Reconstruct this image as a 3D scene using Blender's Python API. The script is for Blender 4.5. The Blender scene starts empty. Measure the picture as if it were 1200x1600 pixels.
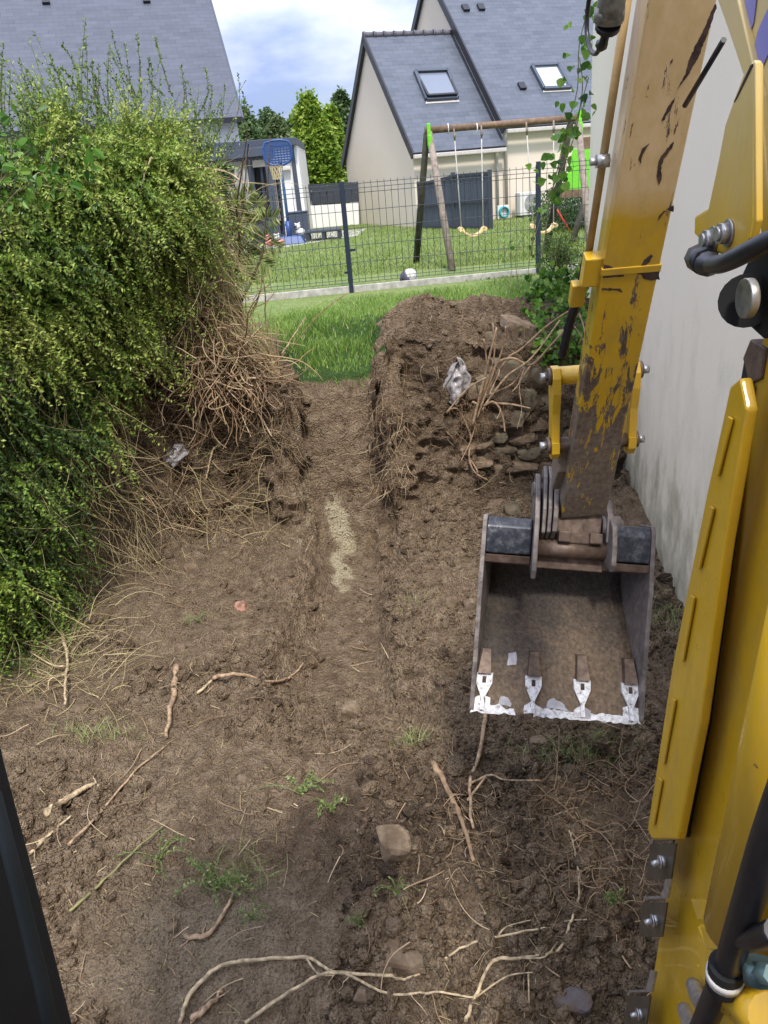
import bpy, bmesh, math, random
import numpy as np
from mathutils import Vector, Matrix
from mathutils.bvhtree import BVHTree
random.seed(4); rng = np.random.default_rng(7)
sc = bpy.context.scene
# ------------------------------------------------------------------ camera
F = 1200.0; PITCH = math.radians(23.4); ROLL = math.radians(5.0); CZ = 2.5
cp_, sp_, cr_, sr_ = math.cos(PITCH), math.sin(PITCH), math.cos(ROLL), math.sin(ROLL)
cam_d = bpy.data.cameras.new("camera"); cam = bpy.data.objects.new("camera", cam_d)
sc.collection.objects.link(cam); sc.camera = cam
cam_d.sensor_fit = 'VERTICAL'; cam_d.sensor_height = 24.0; cam_d.lens = 18.0
cam_d.clip_start = 0.02; cam_d.clip_end = 2000
fw = Vector((0, cp_, -sp_)); up0 = Vector((0, sp_, cp_)); rt0 = Vector((1, 0, 0))
rt = rt0 * cr_ - up0 * sr_
up = rt0 * sr_ + up0 * cr_
cam.matrix_world = Matrix(((rt.x, up.x, -fw.x, 0), (rt.y, up.y, -fw.y, 0), (rt.z, up.z, -fw.z, CZ), (0, 0, 0, 1)))
# ------------------------------------------------------------------ sky and sun
SUN_EL = math.radians(57); SUN_AZ = math.radians(171)      # compass angle from +y clockwise
w = bpy.data.worlds.new("World"); sc.world = w; w.use_nodes = True
nt = w.node_tree; nt.nodes.clear()
def wn(t, **k):
    n = nt.nodes.new(t)
    for a, b in k.items(): setattr(n, a, b)
    return n
out = wn('ShaderNodeOutputWorld'); bg = wn('ShaderNodeBackground'); sky = wn('ShaderNodeTexSky')
sky.sky_type = 'NISHITA'; sky.sun_disc = False; sky.sun_elevation = SUN_EL; sky.sun_rotation = SUN_AZ
sky.air_density = 1.0; sky.dust_density = 1.0; sky.ozone_density = 2.5
tc = wn('ShaderNodeTexCoord'); mp_ = wn('ShaderNodeMapping'); mp_.inputs['Scale'].default_value = (1.0, 1.0, 2.6); mp_.inputs['Location'].default_value = (0.35, 0.9, 0.42)
no = wn('ShaderNodeTexNoise'); no.inputs['Scale'].default_value = 2.6; no.inputs['Detail'].default_value = 7; no.inputs['Roughness'].default_value = 0.52; no.inputs['Distortion'].default_value = 0.25
cr = wn('ShaderNodeValToRGB'); cr.color_ramp.elements[0].position = 0.34; cr.color_ramp.elements[1].position = 0.62
cr.color_ramp.elements[0].color = (0.45, 0.45, 0.45, 1); cr.color_ramp.elements[1].color = (1, 1, 1, 1)
no2 = wn('ShaderNodeTexNoise'); no2.inputs['Scale'].default_value = 6.0; no2.inputs['Detail'].default_value = 5
cc = wn('ShaderNodeValToRGB'); cc.color_ramp.elements[0].color = (3.6, 4.7, 8.2, 1); cc.color_ramp.elements[1].color = (8.8, 9.6, 11.2, 1)
cc.color_ramp.elements[0].position = 0.40; cc.color_ramp.elements[1].position = 0.66
mx = wn('ShaderNodeMix', data_type='RGBA')
L = nt.links.new
L(tc.outputs['Generated'], mp_.inputs['Vector']); L(mp_.outputs[0], no.inputs['Vector']); L(mp_.outputs[0], no2.inputs['Vector'])
L(no.outputs['Fac'], cr.inputs['Fac']); L(no2.outputs['Fac'], cc.inputs['Fac'])
L(cr.outputs['Color'], mx.inputs['Factor']); L(sky.outputs[0], mx.inputs['A']); L(cc.outputs['Color'], mx.inputs['B'])
sx_ = wn('ShaderNodeSeparateXYZ'); L(tc.outputs['Generated'], sx_.inputs[0])
gz = wn('ShaderNodeMapRange', clamp=True); L(sx_.outputs['Z'], gz.inputs['Value'])
gm = wn('ShaderNodeMix', data_type='RGBA'); gm.inputs['A'].default_value = (0.60, 0.60, 0.63, 1); gm.inputs['B'].default_value = (2.75, 2.50, 2.15, 1); L(gz.outputs[0], gm.inputs['Factor'])
vm = wn('ShaderNodeVectorMath', operation='MULTIPLY'); L(mx.outputs['Result'], vm.inputs[0]); L(gm.outputs['Result'], vm.inputs[1])
L(vm.outputs[0], bg.inputs['Color']); bg.inputs['Strength'].default_value = 0.10
L(bg.outputs[0], out.inputs['Surface'])
sd = bpy.data.lights.new("sun", 'SUN'); sun = bpy.data.objects.new("sun", sd); sc.collection.objects.link(sun)
sd.energy = 2.8; sd.angle = math.radians(7); sd.color = (1.0, 0.95, 0.87)
tosun = Vector((math.sin(SUN_AZ) * math.cos(SUN_EL), math.cos(SUN_AZ) * math.cos(SUN_EL), math.sin(SUN_EL)))
sun.rotation_euler = tosun.to_track_quat('Z', 'Y').to_euler()
sc.view_settings.view_transform = 'Standard'; sc.view_settings.look = 'None'; sc.view_settings.exposure = 0.62
sc.view_settings.gamma = 1; sc.view_settings.use_curve_mapping = False
sc.render.resolution_x = 768; sc.render.resolution_y = 1024

# ------------------------------------------------------------------ measuring helpers (camera ray -> real positions)
CAM = np.array([0, 0, CZ])
def ray(px, py):
    a = px - 600.0; b = 800.0 - py
    x = a * cr_ + b * sr_; u = -a * sr_ + b * cr_
    return np.array([x, F * cp_ + u * sp_, -F * sp_ + u * cp_]) / F
def dep(px, py, d): return CAM + ray(px, py) * d
def aty(px, py, y): r = ray(px, py); return CAM + r * (y / r[1])
def atz(px, py, z): r = ray(px, py); return CAM + r * ((z - CZ) / r[2])
HEAD = math.radians(2.0); MF = np.array([math.sin(HEAD), math.cos(HEAD), 0]); MR = np.array([math.cos(HEAD), -math.sin(HEAD), 0]); MC = 0.5475
ZU = np.array([0, 0, 1.0])
def mp(px, py, v): r = ray(px, py); return CAM + r * ((MC + v) / r.dot(MR))      # point on a vertical plane of the machine

# ------------------------------------------------------------------ noise
def _h(i, j, k, s):
    n = (i * 374761393 + j * 668265263 + k * 2147483647 + s * 974634777) & 0x7fffffff
    n = (n ^ (n >> 13)) * 1274126177 & 0x7fffffff
    n = (n ^ (n >> 16)) * 1103515245 & 0x7fffffff
    return (n & 0xffff) / 32767.5 - 1.0
def vnoise(P, s=0):
    P = np.asarray(P, float); I = np.floor(P).astype(np.int64); f = P - I; f = f * f * (3 - 2 * f)
    r = 0
    for a in (0, 1):
        for b in (0, 1):
            for c in (0, 1):
                wgt = (f[..., 0] if a else 1 - f[..., 0]) * (f[..., 1] if b else 1 - f[..., 1]) * (f[..., 2] if c else 1 - f[..., 2])
                r = r + wgt * _h(I[..., 0] + a, I[..., 1] + b, I[..., 2] + c, s)
    return r
def fbm(P, o=4, s=0, g=0.5):
    r = 0; a = 1; P = np.asarray(P, float)
    for i in range(o):
        r = r + a * vnoise(P, s + i); P = P * 2.03 + 11.7; a *= g
    return r
def sstep(a, b, x): t = np.clip((x - a) / (b - a), 0, 1); return t * t * (3 - 2 * t)

# ------------------------------------------------------------------ object helpers
C = sc.collection
def tag(o, label=None, cat=None, group=None, kind=None):
    if label: o['label'] = label
    if cat: o['category'] = cat
    if group: o['group'] = group
    if kind: o['kind'] = kind
    return o
def thing(name, label, cat, loc=(0, 0, 0), group=None):
    o = bpy.data.objects.new(name, None); C.objects.link(o); o.empty_display_size = 0.1
    o.location = tuple(loc); return tag(o, label, cat, group)
def link(name, me, mat, parent=None):
    o = bpy.data.objects.new(name, me); C.objects.link(o)
    if mat is not None:
        for m in (mat if isinstance(mat, (list, tuple)) else [mat]): me.materials.append(m)
    if parent is not None:
        o.parent = parent
        root = parent
        while root.parent: root = root.parent
        o.location = -Vector(root.location) if parent == root else (0, 0, 0)
    return o
def npmesh(name, V, Fs, smooth=False, attrs=None):
    V = np.asarray(V, np.float32).reshape(-1, 3); me = bpy.data.meshes.new(name)
    Fs = [np.asarray(f) for f in (Fs if isinstance(Fs, list) else [Fs]) if len(f)]
    nl = sum(f.size for f in Fs); nf = sum(len(f) for f in Fs)
    me.vertices.add(len(V)); me.vertices.foreach_set('co', V.ravel())
    me.loops.add(nl); me.polygons.add(nf)
    li = np.concatenate([f.ravel() for f in Fs]).astype(np.int32)
    sz = np.concatenate([np.full(len(f), f.shape[1], np.int32) for f in Fs])
    st = np.concatenate([[0], np.cumsum(sz)[:-1]]).astype(np.int32)
    me.loops.foreach_set('vertex_index', li); me.polygons.foreach_set('loop_start', st); me.polygons.foreach_set('loop_total', sz)
    me.polygons.foreach_set('use_smooth', np.full(nf, smooth))
    me.update(calc_edges=True)
    for k, (dom, arr) in (attrs or {}).items():
        a = me.attributes.new(k, 'FLOAT', dom); a.data.foreach_set('value', np.asarray(arr, np.float32).ravel())
    return me
class MB:
    def __init__(s): s.bm = bmesh.new()
    def box8(s, P):
        v = [s.bm.verts.new(tuple(p)) for p in P]
        for f in ((0, 1, 2, 3), (7, 6, 5, 4), (0, 4, 5, 1), (1, 5, 6, 2), (2, 6, 7, 3), (3, 7, 4, 0)): s.bm.faces.new([v[i] for i in f])
        return s
    def box(s, c, e, R=None):
        c = np.array(c, float); e = np.array(e, float) / 2; P = []
        A = np.eye(3) if R is None else np.array(R)
        for z in (-1, 1):
            for x, y in ((-1, -1), (1, -1), (1, 1), (-1, 1)): P.append(c + A @ (e * (x, y, z)))
        return s.box8(P)
    def bar(s, a, b, wx, wy, upv=(0, 0, 1)):
        a = np.array(a, float); b = np.array(b, float); d = b - a; l = np.linalg.norm(d); d /= l
        u = np.array(upv, float)
        if abs(u.dot(d)) > 0.97: u = np.array((1.0, 0, 0))
        x = np.cross(d, u); x /= np.linalg.norm(x); y = np.cross(x, d)
        return s.box((a + b) / 2, (wx, wy, l), np.stack([x, y, d], 1))
    def prism(s, P, d):
        """polygon P (list of points) thickened by vector d"""
        P = [np.array(p, float) for p in P]; d = np.array(d, float)
        a = [s.bm.verts.new(tuple(p)) for p in P]; b = [s.bm.verts.new(tuple(p + d)) for p in P]
        s.bm.faces.new(a); s.bm.faces.new(b[::-1]); n = len(P)
        for i in range(n): s.bm.faces.new((a[i], b[i], b[(i + 1) % n], a[(i + 1) % n]))
        return s
    def tube(s, pts, r, n=12, cap=True):
        pts = [np.array(p, float) for p in pts]; K = len(pts); rr = r if hasattr(r, '__len__') else [r] * K
        rings = []; u = None
        for i, p in enumerate(pts):
            d = pts[min(i + 1, K - 1)] - pts[max(i - 1, 0)]; d = d / (np.linalg.norm(d) + 1e-9)
            if u is None: u = np.array((0, 0, 1.0)) if abs(d[2]) < 0.9 else np.array((1.0, 0, 0))
            x = np.cross(d, u); x /= np.linalg.norm(x) + 1e-9; u = np.cross(x, d)
            rings.append([s.bm.verts.new(tuple(p + rr[i] * (math.cos(t) * x + math.sin(t) * u))) for t in [2 * math.pi * k / n for k in range(n)]])
        for i in range(K - 1):
            for k in range(n): 
                f = s.bm.faces.new((rings[i][k], rings[i][(k + 1) % n], rings[i + 1][(k + 1) % n], rings[i + 1][k])); f.smooth = True
        if cap: s.bm.faces.new(rings[0][::-1]); s.bm.faces.new(rings[-1])
        return s
    def ball(s, c, r, n=12, sc3=(1, 1, 1)):
        rings = []
        c = np.array(c, float)
        top = s.bm.verts.new(tuple(c + (0, 0, r * sc3[2]))); bot = s.bm.verts.new(tuple(c - (0, 0, r * sc3[2])))
        m = n // 2
        for i in range(1, m):
            a = math.pi * i / m
            rings.append([s.bm.verts.new(tuple(c + np.array((r * sc3[0] * math.sin(a) * math.cos(2 * math.pi * k / n), r * sc3[1] * math.sin(a) * math.sin(2 * math.pi * k / n), r * sc3[2] * math.cos(a))))) for k in range(n)])
        for k in range(n):
            s.bm.faces.new((top, rings[0][k], rings[0][(k + 1) % n])).smooth = True
            s.bm.faces.new((bot, rings[-1][(k + 1) % n], rings[-1][k])).smooth = True
            for i in range(len(rings) - 1): s.bm.faces.new((rings[i][k], rings[i + 1][k], rings[i + 1][(k + 1) % n], rings[i][(k + 1) % n])).smooth = True
        return s
    def build(s, name, mat, parent=None, bevel=0, seg=2):
        bmesh.ops.recalc_face_normals(s.bm, faces=s.bm.faces)
        if bevel:
            ed = [e for e in s.bm.edges if len(e.link_faces) == 2 and e.calc_face_angle(0) > 0.6]
            bmesh.ops.bevel(s.bm, geom=ed, offset=bevel, segments=seg, affect='EDGES', profile=0.6, clamp_overlap=True)
        me = bpy.data.meshes.new(name); s.bm.to_mesh(me); s.bm.free()
        return link(name, me, mat, parent)
def tubes(P, R, n=4):
    """P [N,K,3] strands, R [N,K] radii -> V, F"""
    N, K, _ = P.shape
    T = np.empty_like(P); T[:, 1:-1] = P[:, 2:] - P[:, :-2]; T[:, 0] = P[:, 1] - P[:, 0]; T[:, -1] = P[:, -1] - P[:, -2]
    T /= np.linalg.norm(T, axis=2, keepdims=True) + 1e-9
    a = np.where(np.abs(T[..., 2:3]) > 0.9, np.array([1.0, 0, 0]), np.array([0, 0, 1.0]))
    X = np.cross(T, a); X /= np.linalg.norm(X, axis=2, keepdims=True) + 1e-9; Y = np.cross(X, T)
    th = 2 * np.pi * np.arange(n) / n
    V = P[:, :, None] + R[:, :, None, None] * (np.cos(th)[None, None, :, None] * X[:, :, None] + np.sin(th)[None, None, :, None] * Y[:, :, None])
    idx = np.arange(N * K * n).reshape(N, K, n)
    q = np.stack([idx[:, :-1], np.roll(idx, -1, 2)[:, :-1], np.roll(idx, -1, 2)[:, 1:], idx[:, 1:]], -1)
    return V.reshape(-1, 3), q.reshape(-1, 4)
def smooth_poly(pts, k=4):
    pts = [np.array(p, float) for p in pts]; o = []
    n = len(pts)
    for i in range(n - 1):
        p0 = pts[max(i - 1, 0)]; p1 = pts[i]; p2 = pts[i + 1]; p3 = pts[min(i + 2, n - 1)]
        for j in range(k):
            t = j / k
            o.append(0.5 * ((2 * p1) + (-p0 + p2) * t + (2 * p0 - 5 * p1 + 4 * p2 - p3) * t * t + (-p0 + 3 * p1 - 3 * p2 + p3) * t ** 3))
    o.append(pts[-1]); return o
def leaves(P, D, Nn, ln, wd, fold=0.0):
    """diamond leaves: base P, direction D, normal Nn, length ln, width wd -> V, F (two tris as one quad, folded)"""
    D = D / (np.linalg.norm(D, axis=1, keepdims=True) + 1e-9); S = np.cross(D, Nn); S /= np.linalg.norm(S, axis=1, keepdims=True) + 1e-9
    U = np.cross(S, D); ln = np.asarray(ln)[:, None]; wd = np.asarray(wd)[:, None]
    a = P; c = P + D * ln; m = P + D * ln * 0.45
    b = m + S * wd / 2 + U * fold * wd; d = m - S * wd / 2 + U * fold * wd
    V = np.stack([a, b, c, d], 1).reshape(-1, 3); F_ = np.arange(len(P) * 4).reshape(-1, 4)
    return V, F_
def unit(n): v = rng.normal(size=(n, 3)); return v / np.linalg.norm(v, axis=1, keepdims=True)

# ------------------------------------------------------------------ materials
def srgb(r, g, b): return tuple(((c / 255) / 12.92 if c / 255 < 0.04045 else ((c / 255 + 0.055) / 1.055) ** 2.4) for c in (r, g, b)) + (1,)
class M:
    def __init__(s, name, rough=0.8, metal=0.0, coat=0.0, spec=0.5):
        s.m = bpy.data.materials.new(name); s.m.use_nodes = True; s.t = s.m.node_tree
        s.b = s.t.nodes['Principled BSDF']; s.b.inputs['Roughness'].default_value = rough; s.b.inputs['Metallic'].default_value = metal
        s.b.inputs['Coat Weight'].default_value = coat; s.b.inputs['Specular IOR Level'].default_value = spec
        s.co = None
    def n(s, t, **k):
        x = s.t.nodes.new(t)
        for a, b in k.items(): setattr(x, a, b)
        return x
    def l(s, a, b): s.t.links.new(a, b)
    def coord(s, scale=(1, 1, 1), kind='Object', rot=(0, 0, 0)):
        t = s.n('ShaderNodeTexCoord'); m = s.n('ShaderNodeMapping'); m.inputs['Scale'].default_value = scale; m.inputs['Rotation'].default_value = rot
        s.l(t.outputs[kind], m.inputs[0]); return m.outputs[0]
    def noise(s, sc_, det=4, rough=0.55, vec=None, dist=0):
        n = s.n('ShaderNodeTexNoise'); n.inputs['Scale'].default_value = sc_; n.inputs['Detail'].default_value = det
        n.inputs['Roughness'].default_value = rough; n.inputs['Distortion'].default_value = dist
        s.l(vec if vec is not None else s.coord(), n.inputs['Vector']); return n.outputs['Fac']
    def ramp(s, fac, stops):
        r = s.n('ShaderNodeValToRGB'); e = r.color_ramp.elements
        while len(e) < len(stops): e.new(0.5)
        for i, (p, c) in enumerate(stops): e[i].position = p; e[i].color = c if len(c) == 4 else tuple(c) + (1,)
        s.l(fac, r.inputs[0]); return r.outputs['Color']
    def mask(s, fac, a, b):
        r = s.n('ShaderNodeMapRange', clamp=True); r.inputs['From Min'].default_value = a; r.inputs['From Max'].default_value = b
        s.l(fac, r.inputs['Value']); return r.outputs[0]
    def mix(s, fac, a, b, mode='MIX'):
        m = s.n('ShaderNodeMix', data_type='RGBA', blend_type=mode)
        for v, i in ((fac, 'Factor'), (a, 'A'), (b, 'B')):
            if isinstance(v, (int, float, tuple)): m.inputs[i].default_value = v
            else: s.l(v, m.inputs[i])
        return m.outputs['Result']
    def math(s, op, a, b=0.0, c=None):
        m = s.n('ShaderNodeMath', operation=op)
        for i, v in enumerate((a, b) + ((c,) if c is not None else ())):
            if isinstance(v, (int, float)): m.inputs[i].default_value = v
            else: s.l(v, m.inputs[i])
        return m.outputs[0]
    def attr(s, name): a = s.n('ShaderNodeAttribute', attribute_name=name); return a.outputs['Fac']
    def col(s, c):
        if isinstance(c, tuple): s.b.inputs['Base Color'].default_value = c
        else: s.l(c, s.b.inputs['Base Color'])
        return s
    def rough(s, r): s.l(r, s.b.inputs['Roughness']); return s
    def bump(s, h, strength=0.5, dist=0.01):
        b = s.n('ShaderNodeBump'); b.inputs['Strength'].default_value = strength; b.inputs['Distance'].default_value = dist
        s.l(h, b.inputs['Height']); s.l(b.outputs[0], s.b.inputs['Normal']); return s
    def done(s): return s.m

def plain(name, c, rough=0.6, metal=0.0, var=0.12, sc_=30, coat=0.0, bump=0.0):
    m = M(name, rough, metal, coat); n = m.noise(sc_, 4)
    d = tuple(x * (1 - var) for x in c[:3]) + (1,); e = tuple(min(1, x * (1 + var)) for x in c[:3]) + (1,)
    m.col(m.ramp(n, [(0.35, d), (0.65, e)]))
    if bump: m.bump(n, bump, 0.003)
    return m.done()
def leafmat(name, stops, rough=0.5, trans=0.35, attr='rnd'):
    m = M(name, rough, spec=0.35); c = m.ramp(m.attr(attr), stops); m.col(c)
    tr = m.n('ShaderNodeBsdfTranslucent'); m.l(c, tr.inputs['Color']); ms = m.n('ShaderNodeMixShader'); ms.inputs[0].default_value = trans
    o = [x for x in m.t.nodes if x.type == 'OUTPUT_MATERIAL'][0]
    m.l(m.b.outputs[0], ms.inputs[1]); m.l(tr.outputs[0], ms.inputs[2]); m.l(ms.outputs[0], o.inputs['Surface'])
    return m.done()

def soil_material():
    m = M('soil', 0.95, spec=0.2); co = m.coord()
    big = m.noise(1.6, 5, 0.6, co); mid = m.noise(14, 6, 0.65, co); fine = m.noise(95, 5, 0.7, co); grit = m.noise(330, 2, 0.5, co)
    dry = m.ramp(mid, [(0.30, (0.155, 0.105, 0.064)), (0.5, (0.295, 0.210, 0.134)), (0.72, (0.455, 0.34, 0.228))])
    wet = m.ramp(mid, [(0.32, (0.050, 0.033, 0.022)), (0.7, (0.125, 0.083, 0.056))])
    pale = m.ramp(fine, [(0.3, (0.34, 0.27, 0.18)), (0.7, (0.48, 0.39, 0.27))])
    f1 = m.math('ADD', m.attr('damp_shade'), m.math('MULTIPLY', m.math('SUBTRACT', big, 0.5), 1.1))
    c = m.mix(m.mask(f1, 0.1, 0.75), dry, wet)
    f2 = m.math('ADD', m.attr('dust_glare'), m.math('MULTIPLY', m.math('SUBTRACT', m.noise(5, 6, 0.65, co), 0.5), 1.4))
    c = m.mix(m.math('MULTIPLY', m.mask(f2, 0.25, 1.1), 0.62), c, pale)
    och = m.ramp(mid, [(0.3, (0.52, 0.43, 0.27)), (0.7, (0.72, 0.62, 0.43))])
    f3 = m.math('ADD', m.attr('clay'), m.math('MULTIPLY', m.math('SUBTRACT', m.noise(9, 6, 0.7, co), 0.5), 1.5))
    c = m.mix(m.mask(f3, 0.35, 0.7), c, och)
    # flecks of straw-coloured grit and dark crumbs
    vo = m.n('ShaderNodeTexVoronoi'); vo.inputs['Scale'].default_value = 70; m.l(co, vo.inputs['Vector'])
    c = m.mix(m.math('MULTIPLY', m.mask(vo.outputs['Distance'], 0.16, 0.10), m.mask(fine, 0.5, 0.6)), c, (0.42, 0.34, 0.24, 1))
    c = m.mix(m.math('MULTIPLY', m.mask(fine, 0.50, 0.36), 0.55), c, (0.035, 0.024, 0.017, 1))
    gr = m.ramp(mid, [(0.3, (0.035, 0.075, 0.018)), (0.7, (0.075, 0.15, 0.03))])
    f4 = m.math('ADD', m.attr('turf'), m.math('MULTIPLY', m.math('SUBTRACT', mid, 0.5), 0.8))
    c = m.mix(m.mask(f4, 0.45, 0.6), c, gr)
    m.col(c)
    h = m.math('ADD', m.math('MULTIPLY', fine, 0.8), m.math('ADD', m.math('MULTIPLY', grit, 0.35), m.math('MULTIPLY', mid, 1.6)))
    m.rough(m.mask(f1, 1.6, -0.4)); m.t.nodes[-1]
    r = m.n('ShaderNodeMapRange', clamp=True); r.inputs['From Min'].default_value = 0.2; r.inputs['From Max'].default_value = 1.0
    r.inputs['To Min'].default_value = 0.97; r.inputs['To Max'].default_value = 0.72; m.l(f1, r.inputs['Value']); m.rough(r.outputs[0])
    v2 = m.n('ShaderNodeTexVoronoi'); v2.inputs['Scale'].default_value = 110; m.l(co, v2.inputs['Vector'])
    v3 = m.n('ShaderNodeTexVoronoi'); v3.inputs['Scale'].default_value = 46; m.l(co, v3.inputs['Vector'])
    h = m.math('ADD', h, m.math('ADD', m.math('MULTIPLY', v2.outputs['Distance'], -0.9), m.math('MULTIPLY', v3.outputs['Distance'], -1.1)))
    m.bump(h, 1.0, 0.028)
    return m.done()
MAT = {}
MAT['soil'] = soil_material()
def lawn_material():
    m = M('lawn', 0.9, spec=0.2); co = m.coord()
    a = m.noise(1.2, 5, 0.6, co); b = m.noise(40, 4, 0.7, m.coord((1, 0.4, 1)))
    c = m.mix(m.mask(a, 0.35, 0.65), m.ramp(b, [(0.3, (0.075, 0.115, 0.028)), (0.7, (0.17, 0.235, 0.065))]), m.ramp(b, [(0.3, (0.10, 0.135, 0.04)), (0.7, (0.24, 0.28, 0.10))]))
    m.col(c); m.bump(b, 0.6, 0.02); return m.done()
MAT['lawn'] = lawn_material()
MAT['grass_tall'] = leafmat('tall_grass', [(0, (0.10, 0.18, 0.03, 1)), (0.5, (0.21, 0.34, 0.06, 1)), (0.9, (0.34, 0.47, 0.11, 1)), (1, (0.55, 0.50, 0.24, 1))], 0.5, 0.3)
MAT['grass_short'] = leafmat('short_grass', [(0, (0.10, 0.16, 0.03, 1)), (0.6, (0.21, 0.28, 0.06, 1)), (1, (0.32, 0.36, 0.13, 1))], 0.6, 0.3)
def slate(name, c0, c1, c2, sx, sz):
    m = M(name, 0.5, spec=0.45); uv = m.coord((1, 1, 1), 'UV')
    br = m.n('ShaderNodeTexBrick'); br.inputs['Scale'].default_value = 1.0; br.inputs['Mortar Size'].default_value = 0.006; br.inputs['Mortar Smooth'].default_value = 0.3
    br.inputs['Brick Width'].default_value = sx; br.inputs['Row Height'].default_value = sz; br.inputs['Bias'].default_value = 0.0
    br.inputs['Color1'].default_value = c0; br.inputs['Color2'].default_value = c1; br.inputs['Mortar'].default_value = c2
    m.l(uv, br.inputs['Vector'])
    st = m.noise(2.0, 5, 0.6, m.coord((0.5, 1.0, 3.0))); c = m.mix(m.math('MULTIPLY', m.mask(st, 0.35, 0.7), 0.35), br.outputs['Color'], tuple(min(1, x * 1.5) for x in c1[:3]) + (1,))
    m.col(c); m.bump(br.outputs['Fac'], -0.5, 0.01); return m.done()
MAT['slate_blue'] = slate('slate_blue_grey', (0.052, 0.058, 0.080, 1), (0.072, 0.080, 0.106, 1), (0.03, 0.034, 0.05, 1), 0.36, 0.16)
MAT['slate_dark'] = slate('slate_dark', (0.060, 0.072, 0.094, 1), (0.088, 0.10, 0.128, 1), (0.03, 0.035, 0.046, 1), 0.32, 0.15)
def render_wall(name, c, var=0.06, moss=False, tex=120):
    m = M(name, 0.92, spec=0.2); co = m.coord(); a = m.noise(0.9, 5, 0.6, co); b = m.noise(tex, 3, 0.6, co)
    d = tuple(x * (1 - var) for x in c[:3]) + (1,)
    cc_ = m.ramp(a, [(0.3, d), (0.7, c)])
    cc_ = m.mix(m.math('MULTIPLY', m.mask(b, 0.62, 0.75), 0.25), cc_, tuple(x * 0.6 for x in c[:3]) + (1,))
    if moss:
        z = m.n('ShaderNodeSeparateXYZ'); tcn = m.n('ShaderNodeTexCoord'); m.l(tcn.outputs['Object'], z.inputs[0])
        hz = m.mask(z.outputs['Z'], 2.1, 0.3); st = m.noise(5, 7, 0.7, m.coord((1.0, 1.0, 0.5)))
        corner = m.mask(z.outputs['Y'], 7.0, 8.1)
        f = m.math('ADD', m.math('MULTIPLY', hz, 0.75), m.math('MULTIPLY', m.math('SUBTRACT', st, 0.55), 2.0))
        cc_ = m.mix(m.math('MULTIPLY', m.mask(f, 0.15, 1.5), 0.65), cc_, (0.36, 0.36, 0.20, 1))
        f = m.math('ADD', m.math('MULTIPLY', corner, 0.8), m.math('MULTIPLY', m.math('SUBTRACT', st, 0.55), 1.2))
        cc_ = m.mix(m.math('MULTIPLY', m.mask(f, 0.3, 1.6), 0.35), cc_, (0.36, 0.42, 0.30, 1))
        f = m.math('ADD', m.mask(z.outputs['Z'], 1.0, 0.1), m.math('MULTIPLY', m.math('SUBTRACT', st, 0.5), 2.4))
        cc_ = m.mix(m.math('MULTIPLY', m.mask(f, 0.4, 1.3), 0.8), cc_, (0.17, 0.15, 0.085, 1))
    m.col(cc_); m.bump(b, 0.35, 0.004); return m.done()
MAT['stucco'] = render_wall('weathered_cream_stucco', (0.85, 0.77, 0.63, 1), 0.05, True, 90)
MAT['beige'] = render_wall('beige_render', (0.68, 0.595, 0.49, 1), 0.04)
MAT['cream'] = render_wall('cream_render', (0.72, 0.63, 0.52, 1), 0.04)
MAT['white'] = render_wall('white_render', (0.78, 0.77, 0.76, 1), 0.04)
MAT['white_shaded'] = render_wall('shaded_white_render', (0.50, 0.48, 0.47, 1), 0.04)  # darker copy of the white render, for the wall in pergola shade
MAT['anthracite'] = plain('anthracite_metal', (0.055, 0.068, 0.095, 1), 0.45)
MAT['anth_dark'] = plain('dark_anthracite', (0.035, 0.04, 0.055, 1), 0.5)
MAT['black_trim'] = plain('black_trim', (0.015, 0.015, 0.02, 1), 0.4)
MAT['gutter'] = plain('pale_grey_gutter', (0.50, 0.46, 0.43, 1), 0.5)
MAT['concrete'] = plain('concrete', (0.40, 0.38, 0.35, 1), 0.9, var=0.25, sc_=12, bump=0.4)
MAT['wood_pole'] = plain('brown_wood_pole', (0.16, 0.10, 0.06, 1), 0.7, var=0.3, sc_=14)
MAT['wood_dark'] = plain('dark_mossy_wood', (0.035, 0.032, 0.018, 1), 0.85, var=0.4, sc_=14)
MAT['wood_grey'] = plain('weathered_grey_wood', (0.22, 0.18, 0.145, 1), 0.85, var=0.3, sc_=14)
MAT['lime'] = plain('lime_green_plastic', (0.16, 0.55, 0.03, 1), 0.4)
MAT['cream_plastic'] = plain('cream_yellow_plastic', (0.75, 0.55, 0.28, 1), 0.4, var=0.2, sc_=8)
MAT['rope'] = plain('grey_rope', (0.45, 0.43, 0.40, 1), 0.8)
MAT['blue'] = plain('navy_blue_plastic', (0.02, 0.06, 0.20, 1), 0.4)
MAT['wire'] = plain('dark_blue_fence_wire', (0.025, 0.032, 0.045, 1), 0.45)
MAT['post'] = plain('dark_navy_post', (0.015, 0.024, 0.045, 1), 0.45)
MAT['dark'] = plain('dark_interior', (0.01, 0.01, 0.012, 1), 0.3)
MAT['red'] = plain('red_paint', (0.45, 0.03, 0.02, 1), 0.5)
MAT['salmon'] = plain('pink_toy', (0.65, 0.22, 0.20, 1), 0.5, var=0.3)
MAT['teal'] = plain('teal_plastic', (0.02, 0.28, 0.33, 1), 0.5, var=0.4, sc_=20)
MAT['offwhite'] = plain('off_white_plastic', (0.62, 0.60, 0.57, 1), 0.5)
g = M('window_glass', 0.05, spec=0.8); g.col((0.16, 0.18, 0.22, 1)); MAT['glass'] = g.done()
g = M('bright_window_glass', 0.04, metal=0.85); g.col((0.62, 0.68, 0.74, 1)); MAT['glass_bright'] = g.done()
MAT['rubber'] = plain('black_rubber', (0.004, 0.004, 0.005, 1), 0.8)
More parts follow.
